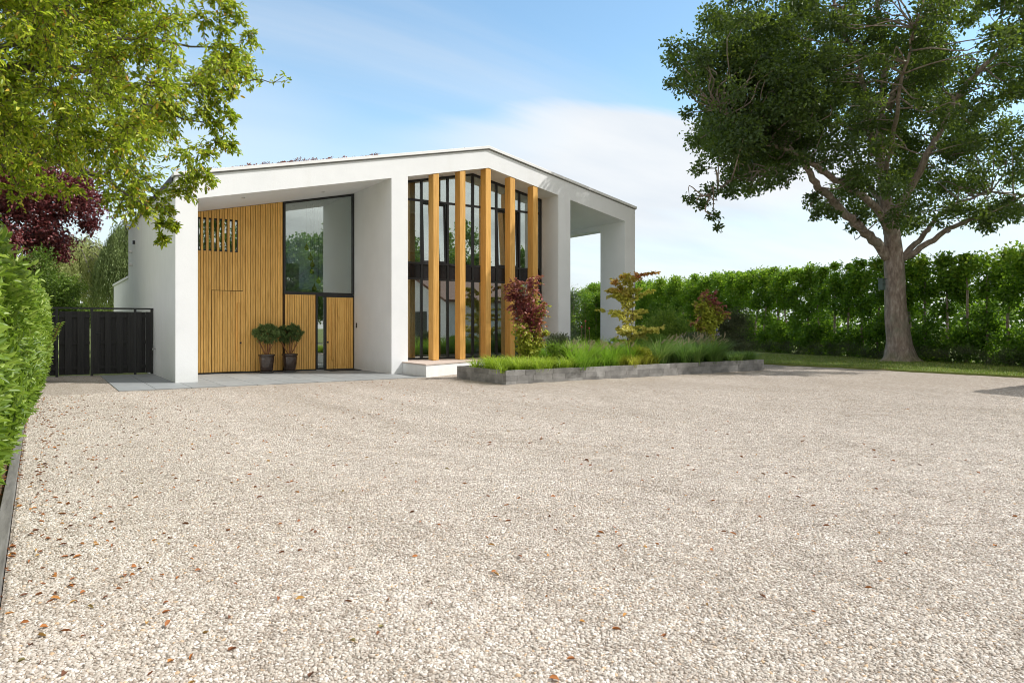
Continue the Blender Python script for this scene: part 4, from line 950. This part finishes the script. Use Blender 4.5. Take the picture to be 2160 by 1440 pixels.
# ================================================================ LAUREL HEDGE (left)
def laurel():
    o = empty('laurel_hedge', (-1.2, 12, 0), 'glossy light green laurel hedge running along the left side of the gravel', 'hedge')
    n = 62000
    y = 4.5 + rng.random(n) ** .9 * 18.9; z = rng.random(n) * 2.18
    fx = -.36 + .029 * np.clip(y - 8, -3, 14) + .14 * np.sin(np.pi * np.clip(z / 2.6, 0, 1)) + .05 * np.sin(y * 2.3 + z * 2.1) + .06 * np.sin(y * 5.1 - z * 3.3) 
    fx -= np.clip((.3 - z) * .4, 0, .12)
    x = fx - np.abs(rng.normal(0, .13, n)); tp_ = rng.random(n) < .17
    z = np.where(tp_, 2.10 + rng.normal(0, .09, n) + .08 * np.sin(y * 1.9), z); x = np.where(tp_, fx - rng.random(n) * 1.5, x)
    P = np.stack([x, y, z], 1); P[:, 2] = np.maximum(P[:, 2], .06)
    # shoots: neighbouring leaves share a direction
    sh = np.stack([np.sin(y * 3.1 + z * 5) * .5 + .55, np.cos(y * 2.2 - z * 4) * .7 - .35, .55 + .5 * np.sin(y * 4 + z * 3)], 1)
    D = nrm(sh + rng.normal(size=(n, 3)) * .55); Nn = nrm(np.stack([np.full(n, .8), rng.normal(-.3, .4, n), rng.uniform(.2, 1, n)], 1))
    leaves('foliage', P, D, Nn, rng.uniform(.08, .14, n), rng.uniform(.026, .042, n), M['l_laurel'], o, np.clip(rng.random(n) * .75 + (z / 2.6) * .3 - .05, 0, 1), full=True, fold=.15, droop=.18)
    c = MB(); c.prism([(-2.0, 4.5), (-1.05, 4.5), (-.95, 8), (-.35, 22.5), (-2.0, 23.0)], 'z', .15, 1.94); c.build('dark_core', simple('hedge_interior', (.012, .022, .007), .95, .4, 6), o)  # solid near-black block filling the inside of the hedge
    # one long shoot sticking out towards the gate
    s = MB(); a = at(95, 742, 15.5); b_ = at(112, 715, 15.5); e = at(128, 682, 15.5); Pp = smoothpath([a, b_, e], 6); s.tube(Pp, .006, 5); s.build('shoot', M['stem'], o)
    u = np.linspace(0, 1, 17); A = np.stack([np.interp(u, np.linspace(0, 1, len(Pp)), Pp[:, q]) for q in range(3)], 1)
    A = np.repeat(A, 2, 0); m = len(A); sg_ = np.tile([1, -1], m // 2)
    rt = np.array([cT, -sT, 0]); D = nrm(rt * sg_[:, None] * .9 + [0, 0, .45] + rng.normal(size=(m, 3)) * .15)
    leaves('shoot_leaf', A, D, np.tile([-sT, -cT, .5], (m, 1)), .10, .035, M['l_laurel'], o, rng.uniform(.5, 1, m), full=True)
laurel()

# ================================================================ FOREGROUND TREE (upper left)
def foretree():
    o = empty('cherry_tree', (-1.9, 7.2, 0), 'yellow green leafy tree overhanging the drive from behind the laurel hedge', 'tree')
    base = np.array([-1.9, 7.2, 0.0]); fork = np.array([-1.8, 7.25, 2.9])
    mb = MB(); limb(mb, [base, base + [.05, 0, 1.5], fork], [.17, .14, .12], 10)
    sil = [(-900, -1500), (300, -1500), (420, -300), (432, 0), (500, 15), (548, 72), (540, 112), (518, 190), (455, 200), (470, 235), (498, 247), (470, 265), (500, 297), (478, 318), (440, 335), (452, 382), (400, 398), (385, 425), (362, 440), (372, 480), (345, 515), (330, 480), (300, 462), (262, 455), (222, 432), (200, 408), (160, 425), (120, 410), (90, 395), (-900, 470)]
    C_ = []; R = []
    ctr = np.array([-1.0, 7.6, 4.9])
    tries = 0
    while len(C_) < 420 and tries < 60000:
        tries += 1; u = rng.normal(size=3); u /= np.linalg.norm(u); c = ctr + u * (rng.random() ** .4) * [3.4, 3.0, 2.6]
        px, py = proj(c); D = c[0] * sT + c[1] * cT
        if D < 3.5: continue
        if px < -420 or py < -420: continue
        r = rng.uniform(.18, .40); pr_ = r * FPX / D
        if not all(inpoly(np.array([px + dx * pr_ * .75]), np.array([py + dy * pr_ * .75]), sil)[0] for dx, dy in ((1, 0), (-1, 0), (0, 1), (0, -1))): continue
        C_.append(c); R.append(r)
    for px, py, D, r in ((430, 40, 7.2, .16), (470, 60, 7.3, .15), (505, 45, 7.4, .12), (525, 80, 7.4, .12), (500, 120, 7.3, .15), (515, 150, 7.2, .12), (475, 150, 7.2, .16), (480, 190, 7.3, .10), (440, 180, 7.1, .16), (460, 215, 7.2, .13), (485, 248, 7.2, .09), (455, 262, 7.2, .12), (430, 240, 7.1, .16),
                         (485, 300, 7.3, .09), (455, 300, 7.2, .13), (430, 320, 7.1, .13), (440, 372, 7.2, .09), (410, 370, 7.2, .12), (395, 390, 7.2, .12), (375, 400, 7.2, .15), (352, 440, 7.2, .10), (345, 470, 7.2, .07), (343, 500, 7.2, .06), (368, 478, 7.2, .05), (300, 440, 7.3, .13), (265, 435, 7.4, .12), (235, 415, 7.5, .13), (330, 420, 7.3, .14), (275, 410, 7.4, .14), (150, 405, 7.6, .13), (110, 395, 7.6, .12), (60, 390, 7.6, .16), (20, 400, 7.6, .15), (490, 10, 7.3, .12), (455, 5, 7.3, .14)):
        C_.append(at(px, py, D)); R.append(r * 1.22)
    C_ = np.array(C_); R = np.array(R)
    # limbs lead to the far clumps
    for px, py, D in ((480, 100, 7.5), (455, 262, 7.4), (345, 450, 7.3), (300, -150, 6.5), (250, 405, 7.5), (60, 380, 7.4), (-200, 100, 7)):
        e = at(px, py, D); m_ = fork + (e - fork) * .5 + [0, 0, .35]; limb(mb, [fork - [0, 0, .2], m_, e], [.05, .026, .006], 7, .02)
    # the thicker limb seen crossing the crown
    limb(mb, [fork, at(40, 145, 6.6), at(100, 142, 6.3), at(165, 146, 6.4), at(260, 150, 6.8)], [.075, .06, .045, .035, .015], 8, .008)
    limb(mb, [at(92, 135, 6.35), at(120, 75, 6.35), at(138, 25, 6.4), at(150, -60, 6.5)], [.035, .03, .022, .015], 8, .008)
    tw_ = at(540, 168, 7.3); limb(mb, [at(470, 185, 7.25), tw_, at(575, 174, 7.35), at(600, 160, 7.4)], [.008, .006, .004, .003], 5)
    limb(mb, [at(575, 174, 7.35), at(600, 172, 7.4), at(612, 165, 7.4)], [.004, .003, .002], 4)
    mb.build('trunk', M['bark'], o, smooth=True)
    per = np.maximum(13, (R * 98).astype(int)); A = np.repeat(C_, per, 0); Rr = np.repeat(R, per); n = len(A)
    d = rdir(n, .05); A = A + rdir(n) * (Rr * .5)[:, None] * rng.random((n, 1)); Ln = Rr * rng.uniform(.5, 1.15, n)
    B, Cc, P, D, Nn = spray(A, nrm(d + [.15, 0, .1]), Ln, 13, .45)
    for px, py, k_ in ((520, 170, 8), (530, 178, 8), (548, 172, 5), (577, 172, 5), (584, 160, 3), (598, 156, 6), (600, 174, 5), (611, 168, 5), (545, 180, 5), (528, 185, 6)):
        c = at(px, py, 7.35); P = np.vstack([P, c + rng.normal(size=(k_, 3)) * .012]); D = np.vstack([D, rdir(k_)]); Nn = np.vstack([Nn, rdir(k_, 1)])
    twigs('twigs', A, B, Cc, np.full(n, .0032), M['thinstem'], o); m = len(P)
    hid = rng.random(m) < .985
    leaves('crown', P[hid], D[hid], Nn[hid], rng.uniform(.034, .062, hid.sum()), rng.uniform(.017, .028, hid.sum()), M['l_fore'], o, full=True)
    print('fore leaves', m)
foretree()

# ================================================================ OAK
def oak():
    D0 = 28.83; o = empty('oak_tree', (29.4, 14.97, 0), 'huge old oak with thick forked trunk standing on the lawn strip', 'tree')
    mb = MB()
    tr = [at(1900, 764, D0) * [1, 1, 0] + [0, 0, -.1], at(1899, 752, D0), at(1896, 725, D0), at(1892, 690, D0), at(1890, 650, D0), at(1888, 600, D0), at(1886, 560, D0), at(1884, 520, D0), at(1880, 480, D0), at(1873, 430, D0 + .1), at(1868, 395, D0 + .15)]
    Pp = smoothpath(tr, 4); rr = np.interp(np.linspace(0, 1, len(Pp)), np.linspace(0, 1, 11), [.95, .62, .48, .43, .405, .385, .38, .34, .28, .2, .06])
    vs = []; ns = 28
    for i_, p in enumerate(Pp):
        for k_ in range(ns):
            a = 2 * math.pi * k_ / ns; fl = max(0, 1 - i_ / 7); r_ = rr[i_] * (1 + .20 * fl * math.sin(a * 5 + 1) + .04 * math.sin(a * 7 + i_ * .3) + .03 * math.sin(a * 3 + i_ * .5))
            vs.append((p[0] + math.cos(a) * r_, p[1] + math.sin(a) * r_, p[2]))
    mb.add(vs, [(i_ * ns + k_, i_ * ns + (k_ + 1) % ns, (i_ + 1) * ns + (k_ + 1) % ns, (i_ + 1) * ns + k_) for i_ in range(len(Pp) - 1) for k_ in range(ns)])
    F_ = at(1883, 500, D0)
    L_ = [
        ([at(1876, 545, D0), at(1840, 505, D0 - .3), at(1800, 470, D0 - .8), at(1765, 430, D0 - 1.2), at(1725, 395, D0 - 1.6), at(1700, 350, D0 - 2), at(1650, 300, D0 - 2.4)], [.30, .26, .23, .21, .19, .15, .08]),
        ([F_, at(1850, 440, D0 - .6), at(1800, 400, D0 - 1.2), at(1740, 365, D0 - 1.8), at(1690, 330, D0 - 2.3), at(1600, 290, D0 - 3), at(1520, 230, D0 - 3.6)], [.24, .20, .18, .16, .14, .09, .04]),
        ([at(1884, 520, D0), at(1868, 440, D0 + .1), at(1860, 360, D0 + .2), at(1855, 290, D0 + .3), at(1858, 220, D0 + .4), at(1868, 120, D0 + .6), at(1850, 0, D0 + .8), at(1840, -160, D0 + 1)], [.34, .30, .27, .24, .2, .16, .12, .05]),
        ([at(1842, 330, D0 - .4), at(1832, 260, D0 - .5), at(1825, 190, D0 - .7), at(1800, 110, D0 - .9), at(1770, 30, D0 - 1.2), at(1745, -80, D0 - 1.5)], [.2, .17, .14, .11, .09, .04]),
        ([at(1838, 262, D0 - .45), at(1880, 200, D0 - .3), at(1920, 120, D0 - .2), at(1965, 40, D0), at(2010, -60, D0 + .3)], [.14, .12, .1, .08, .04]),
        ([at(1875, 228, D0 + .3), at(1915, 165, D0 + .6), at(1945, 90, D0 + 1), at(2000, -20, D0 + 1.4)], [.16, .13, .1, .05]),
        ([at(1900, 548, D0), at(1940, 525, D0 - .2), at(1990, 490, D0 - .4), at(2050, 462, D0 - .8), at(2110, 440, D0 - 1.2), at(2190, 400, D0 - 1.5)], [.20, .17, .14, .11, .08, .04]),
        ([at(1905, 540, D0), at(1945, 500, D0 + .3), at(1975, 460, D0 + .6), at(2030, 425, D0 + 1), at(2090, 405, D0 + 1.4)], [.17, .14, .12, .08, .04]),
        ([at(1886, 460, D0), at(1930, 380, D0 - .5), at(1975, 290, D0 - .9), at(2030, 190, D0 - 1.3), at(2110, 110, D0 - 1.8), at(2230, 30, D0 - 2)], [.24, .19, .16, .13, .09, .04]),
        ([at(1870, 440, D0), at(1830, 390, D0 + 1.5), at(1790, 330, D0 + 3), at(1700, 200, D0 + 4.5)], [.18, .14, .1, .04]),
        ([at(1866, 400, D0), at(1880, 300, D0 - 2), at(1900, 180, D0 - 4), at(1930, 60, D0 - 5)], [.16, .12, .08, .04]),
        ([at(1690, 330, D0 - 2.3), at(1640, 355, D0 - 2.6), at(1570, 368, D0 - 3), at(1500, 410, D0 - 3.3)], [.07, .05, .035, .02]),
    ]
    for p, r_ in L_: limb(mb, p, [q_ * .74 for q_ in r_], 10, .035)
    sil = [(1440, -900), (1440, 0), (1475, 60), (1440, 68), (1397, 85), (1398, 125), (1412, 200), (1440, 205), (1455, 240), (1452, 300), (1470, 330), (1455, 350), (1465, 385), (1440, 415), (1440, 428), (1470, 450), (1500, 485), (1520, 492), (1525, 450), (1520, 425), (1560, 430), (1590, 420), (1588, 395), (1610, 408), (1640, 405), (1668, 385), (1700, 365), (1700, 390), (1690, 440), (1725, 470), (1760, 470), (1820, 500), (1860, 480), (1905, 500), (1960, 490), (2010, 470), (2060, 470), (2075, 505), (2110, 500), (2160, 470), (2400, 480), (2600, -900)]
    ctr = np.array([29.8, 15.2, 11.2]); C_ = []; R = []; tries = 0
    while len(C_) < 610 and tries < 80000:
        tries += 1; u = rng.normal(size=3); u /= np.linalg.norm(u); c = ctr + u * (rng.random() ** .38) * [8.6, 8.2, 7.8]
        if len(C_) >= 480: c = at(1560, 215, 26.3) + u * (rng.random() ** .5) * [3.6, 3.2, 4.2]
        px, py = proj(c); D = c[0] * sT + c[1] * cT; r = rng.uniform(.38, .86); pr_ = r * FPX / D
        if not all(inpoly(np.array([px + dx * pr_ * .8]), np.array([py + dy * pr_ * .8]), sil)[0] for dx, dy in ((1, 0), (-1, 0), (0, 1), (0, -1))): continue
        C_.append(c); R.append(r)
    for px, py, D, r in ((1415, 95, 25.5, .35), (1425, 130, 25.5, .42), (1415, 175, 25.5, .3), (1440, 160, 25.6, .35), (1465, 120, 25.8, .5), (1450, 240, 25.8, .3), (1465, 300, 25.8, .35), (1475, 355, 25.6, .35), (1455, 420, 25.6, .25), (1480, 430, 25.6, .32), (1505, 455, 25.6, .26), (1515, 480, 25.6, .16), (1500, 400, 25.6, .4), (1540, 405, 25.7, .36), (1575, 400, 25.8, .36), (1545, 370, 25.7, .5), (1620, 390, 26.3, .3), (1650, 385, 26.3, .3), (1715, 415, 27, .3), (1735, 440, 27, .36), (1760, 455, 27, .28), (1720, 455, 27, .22), (1800, 480, 29, .3), (1930, 470, 28.5, .4), (1985, 465, 28, .4), (2085, 480, 27, .36), (2130, 450, 27, .6), (2060, 440, 27.5, .5), (2010, 440, 28, .5)):
        C_.append(at(px, py, D)); R.append(r)
    C_ = np.array(C_); R = np.array(R)
    # small branches run from the nearest limb to each clump
    LP = np.vstack([smoothpath(p, 5) for p, _ in L_])
    for c in C_:
        d = np.linalg.norm(LP - c, axis=1) + np.clip(LP[:, 2] - c[2], 0, 9) * .5; s_ = LP[np.argmin(d)]
        if np.linalg.norm(s_ - c) < 3.2: mb.tube(smoothpath([s_, s_ * .65 + c * .35 + rng.normal(size=3) * .25, s_ * .3 + c * .7 + rng.normal(size=3) * .22, c], 3), list(np.linspace(.035, .008, 10)), 5)
    mb.build('trunk', M['oakbark'], o, smooth=True)
    per = (R ** 2 * 620 + 55).astype(int); Pc = np.repeat(C_, per, 0); Rr = np.repeat(R, per)[:, None]; n = len(Pc)
    d = rdir(n); P = Pc + d * Rr * rng.random((n, 1)) ** .5 * [1, 1, .72] * (1 + .4 * np.sin(d[:, :1] * 6 + Pc[:, :1] * 3) * np.cos(d[:, 2:] * 5))
    D = nrm(d * .6 + rdir(n) * .9 - [0, 0, .1]); k_ = rng.random(n) * .5 + np.repeat(rng.random(len(C_)) ** 1.5, per) * .48
    leaves('crown', P, D, rdir(n, .7), rng.uniform(.11, .18, n), rng.uniform(.07, .105, n), M['l_oak'], o, k_)
    print('oak leaves', n)
    b = MB(); q = at(1860, 600, 28.45); b.box(q[0] - .12, q[0] + .10, q[1] - .10, q[1] + .08, 2.95, 3.38); r_ = empty('nest_box', (q[0], q[1], 2.95), 'grey green nest box fixed to the left side of the oak trunk', 'nest box')
    b.build('box_body', M['birdbox'], r_, bevel=.005); b = MB(); b.box(q[0] - .15, q[0] + .13, q[1] - .14, q[1] + .10, 3.385, 3.42); b.build('lid', M['birdbox'], r_); b = MB(); b.box(q[0] - .13, q[0] + .11, q[1] - .112, q[1] - .101, 3.16, 3.19); b.build('strap', M['black'], r_)
oak()

# ================================================================ TALL HEDGE (right)
def beech():
    o = empty('beech_hedge', (31, 18, 0), 'tall clipped beech hedge with visible trunks behind the lawn', 'hedge')
    mb = MB(); cs = []; rs = []
    Yv = np.arange(3.5, 50, .85)
    for y in Yv:
        x = 28.9 + .315 * (y - 10.3) + .5; htop = 3.95 + .022 * (y - 10) + rng.normal(0, .03)
        mb.tube(smoothpath([(x, y, -.05), (x + rng.normal(0, .05), y + rng.normal(0, .08), 1.6), (x + rng.normal(0, .1), y + rng.normal(0, .15), 3.4)], 4), list(np.linspace(.085, .03, 9)), 7)
        for z in np.arange(.25, htop, .40):
            if 1.1 < z < 2.3 and rng.random() < .48: continue
            for _ in range(2):
                cs.append((x + rng.normal(0, .32), y + rng.normal(0, .3), z + rng.normal(0, .12))); rs.append(rng.uniform(.36, .58))
        if rng.random() < .8: cs.append((x + rng.normal(0, .2), y, htop + rng.uniform(.0, .25))); rs.append(rng.uniform(.15, .35))
    mb.build('trunk', M['oakbark'], o, smooth=True)
    cs = np.array(cs); rs = np.array(rs); n0 = 210; P, d = clump(cs, rs, n0, .5, .9); n = len(P)
    ht = 4.0 + .022 * (P[:, 1] - 10)
    leaves('foliage', P, nrm(d * .5 + rdir(n) + [0, 0, .15]), rdir(n, .8), rng.uniform(.12, .18, n), rng.uniform(.085, .125, n), M['l_hedge'], o, np.clip(rng.random(n) * .6 + np.repeat(rng.random(len(cs)), n0) * .3 + np.clip((P[:, 2] - 2.9) * .2, -.1, .25), 0, 1))  # paler leaves towards the top: sunlight on the hedge put into leaf colour
    # upright shoots over the top
    m = 420; y = rng.uniform(3, 50, m); x = 29.4 + .315 * (y - 10.3) + rng.normal(0, .3, m); z = 3.9 + .022 * (y - 10)
    A = np.stack([x, y, z], 1); B, Cc, P, D, Nn = spray(A, rdir(m, 2.5), rng.uniform(.15, .6, m), 9, -.05)
    twigs('twigs', A, B, Cc, np.full(m, .006), M['thinstem'], o); k_ = len(P)
    leaves('shoot_leaf', P, D, Nn, rng.uniform(.07, .11, k_), .06, M['l_hedge'], o, rng.uniform(.3, 1, k_))
    print('hedge leaves', n)
beech()
def back_hedge():
    o = empty('far_hedge', (40, 50, 0), 'far dense green hedge seen through the right hand passage', 'hedge')
    cs = []; rs = []
    for t in np.linspace(0, 1, 70):
        x = 22 + 26 * t; y = 44 + 10 * t * .3
        for z in np.arange(.4, 4.6, .6): cs.append((x + rng.normal(0, .3), y + rng.normal(0, .4), z)); rs.append(rng.uniform(.45, .7))
    P, d = clump(cs, rs, 90); n = len(P)
    leaves('foliage', P, nrm(d * .5 + rdir(n)), rdir(n, .8), .16, .11, M['l_hedge'], o)
    mb = MB()
    for t in np.linspace(0, 1, 20): mb.tube([(22 + 26 * t, 44 + 3 * t, 0), (22 + 26 * t, 44 + 3 * t, 3.6)], [.08, .03], 6)
    mb.build('trunk', M['oakbark'], o)
back_hedge()
# dark ground cover along the foot of the hedge
def under():
    cs = []; rs = []
    for y in np.arange(4, 42, .34):
        x = 28.35 + .31 * (y - 10.3); 
        for _ in range(2): cs.append((x + rng.normal(.1, .25), y + rng.normal(0, .15), rng.uniform(.1, .6))); rs.append(rng.uniform(.22, .42))
    P, d = clump(cs, rs, 220); ok = P[:, 2] > .02; P = P[ok]; d = d[ok]; n = len(P)
    tag(leaves('undergrowth', P, nrm(d * .6 + rdir(n) * .6 + [0, 0, .6]), rdir(n), .05, .016, M['l_dark']), 'dull dark heather like ground cover along the foot of the tall hedge', 'undergrowth', kind='stuff')
under()

# ================================================================ TREES BEHIND THE GATE AND THE REST
def tree(name, loc, h, ctr, rad, ncl, per, mat, L, Wd, lab, rr=(.4, .8), group=None, trunk_r=.15, bark='bark', cat='tree', drp=0, sel=None):
    o = empty(name, loc, lab, cat, group); C_ = []
    ctr = np.array(ctr, float)
    while len(C_) < ncl:
        u = rng.normal(size=3); u /= np.linalg.norm(u); c = ctr + u * rng.random() ** .42 * np.array(rad)
        if c[2] > .2 and (sel is None or sel(c)): C_.append(c)
    C_ = np.array(C_); mb = MB(); top = ctr + [0, 0, rad[2] * .4]
    limb(mb, [loc, (np.array(loc) * .5 + ctr * .5), top], [trunk_r, trunk_r * .7, trunk_r * .25], 8, .04)
    for c in C_[::4]:
        s_ = np.array(loc) + (ctr - np.array(loc)) * rng.uniform(.5, 1.0); mb.tube(smoothpath([s_, (s_ + c) / 2 + [0, 0, .2], c], 3), list(np.linspace(trunk_r * .35, .012, 7)), 5)
    mb.build('trunk', M[bark], o, smooth=True)
    P, d = clump(C_, rng.uniform(*rr, len(C_)), per); n = len(P); 
    leaves('crown', P, nrm(d * .5 + rdir(n) - [0, 0, drp]), rdir(n, .7), rng.uniform(.8, 1.25, n) * L, rng.uniform(.8, 1.2, n) * Wd, mat, o, np.clip(rng.random(n) * .75 + np.repeat(rng.random(len(C_)), per) * .25, 0, 1))
    return o
tree('purple_maple', (-2.2, 30.5, 0), 9, (-2.0, 30.5, 6.0), (3.8, 3.0, 3.3), 180, 560, M['l_purple'], .11, .08, 'dark purple leaved maple rising behind the laurel hedge')
tree('garden_tree', (-.6, 27.5, 0), 4, (-.4, 27.8, 2.4), (1.6, 1.3, 1.6), 60, 420, M['l_mixgreen'], .09, .05, 'mid green leafy tree below the purple maple behind the gate', (.3, .6))
tree('garden_tree', (-.2, 33.5, 0), 4, (.0, 34, 1.9), (1.3, 1.3, 1.3), 40, 420, M['l_mixgreen'], .10, .055, 'low green tree directly behind the top rail of the gate', (.3, .6))
def willow(name, loc, cx_, r_, h, mat, lab, n=1700, k=34):
    o = empty(name, loc, lab, 'tree'); mb = MB(); loc = np.array(loc, float)
    limb(mb, [loc, loc + [0, 0, h * .5], loc + [0, 0, h * .85]], [.3, .22, .1], 8, .04)
    th = rng.uniform(0, 6.283, n); q = np.sqrt(rng.random(n)); dome = h * (1 - .35 * q ** 2.2) + rng.normal(0, .25, n)
    A = np.stack([loc[0] + cx_ + np.cos(th) * q * r_, loc[1] + np.sin(th) * q * r_, dome], 1)
    for i_ in range(0, n, 40): mb.tube(smoothpath([loc + [0, 0, h * .6], (loc + [0, 0, h * .9] + A[i_]) / 2 + [0, 0, .4], A[i_]], 3), list(np.linspace(.08, .015, 7)), 5)
    mb.build('trunk', M['bark'], o, smooth=True)
    Ln = rng.uniform(1.0, 3.2, n); t = rng.random((n, k)); sway = np.stack([np.cos(th), np.sin(th)], 1)[:, None] * (t[..., None] ** .5) * .35
    P = np.repeat(A[:, None], k, 1); P[..., :2] += sway + rng.normal(size=(n, k, 2)) * .05; P[..., 2] -= t * Ln[:, None]; P = P.reshape(-1, 3)
    ok = P[:, 2] > .3; P = P[ok]; m = len(P); D = nrm(rdir(m) * .55 - [0, 0, 1])
    leaves('crown', P, D, rdir(m), .16, .035, mat, o, np.clip(np.repeat(rng.random(n), k)[ok] * .5 + rng.random(m) * .5, 0, 1))
willow('willow_tree', (1.6, 49, 0), .2, 3.3, 6.6, M['l_willow'], 'pale green weeping willow in the distance above the gate')
willow('willow_tree', (4.4, 45.5, 0), 0, 1.7, 7.3, M['l_willow_d'], 'darker hanging willow just behind the rear wing of the house', 1500)
# distant background wood
far = []
for k_ in range(26):
    a = math.radians(-12 + k_ * 5.0); D = rng.uniform(95, 130); far.append((math.sin(a) * D, math.cos(a) * D, rng.uniform(1.5, 3.5)))
P, d = clump(far, rng.uniform(4, 7, len(far)), 900, .6, .55); ok = P[:, 2] > 0; P = P[ok]; n = len(P)
tag(leaves('distant_wood', P, rdir(n), rdir(n), .8, .6, M['l_mixgreen']), 'faint distant line of trees beyond the hedges', 'wood', kind='stuff')

# neighbouring garage to the right of the photographer: its corner shades the gravel
gar = empty('garage', (24, 1.5, 0), 'white outbuilding with red brown roof, seen only in the window reflections', 'garage')
s = MB(); s.box(20.25, 29, -5.5, 5.55, -.02, 3.0); s.prism([(-5.5, 3.0), (5.55, 3.0), (0, 5.1)], 'x', 20.25, 29); s.build('wall', M['stucco'], gar)
s = MB()
s.prism([(-5.9, 2.92), (0, 5.17), (5.95, 2.92), (5.95, 3.06), (0, 5.35), (-5.9, 3.10)], 'x', 19.95, 29.3); s.build('roof', M['roof_tile'], gar)
s = MB(); s.box(20.2, 20.25, 0, 3, 0, 2.4); s.build('door', M['black'], gar)
# trees reflected in the windows
for i_, (x, y, hh) in enumerate(((17, -12, 9), (22, -16, 11), (28, -13, 9.5), (34, -18, 12), (41, -14, 10), (13, -20, 12), (48, -12, 10))):
    tree('broadleaf_tree', (x, y, 0), hh, (x, y, hh * .58), (3.4, 3.2, hh * .42), 60, 160, M['l_mixgreen'], .28, .2, 'leafy tree behind the photographer, %s' % ('nearest the drive', 'beside the garage', 'behind the garage roof', 'tallest beyond the garage', 'further along the road', 'far left of the row', 'far right of the row')[i_], (.6, 1.2), 'trees mirrored in the windows', .25)

# ================================================================ fallen leaves
n = 950
x = rng.random(n) ** 2.8 * 9.0 - .05 + .25 * np.abs(rng.normal(size=n)) * np.sin(np.arange(n) * .37) ** 2; y = 2 + rng.random(n) * 16; P = np.stack([x, y, gz(x, y) + .012], 1)
n2_ = 1500; x2 = -1.0 + rng.random(n2_) ** .8 * .85; y2 = 4 + rng.random(n2_) * 12; P = np.vstack([P, np.stack([x2, y2, np.full(n2_, .012)], 1)])
n3 = 26; x3 = rng.uniform(3, 16, n3); y3 = rng.uniform(2, 12, n3); P = np.vstack([P, np.stack([x3, y3, gz(x3, y3) + .012], 1)])
m = len(P); dd = rdir(m); dd[:, 2] *= .12; nn_ = rdir(m, 3)
tag(leaves('fallen_leaves', P, dd, nn_, rng.uniform(.027, .055, m), rng.uniform(.014, .028, m), M['deadleaf'], rnd=rng.random(m), full=True, fold=.35), 'scattered orange and brown fallen leaves on the left part of the gravel', 'leaves', kind='stuff')
for o in list(bpy.data.objects):
    if '_loc' in o: del o['_loc']
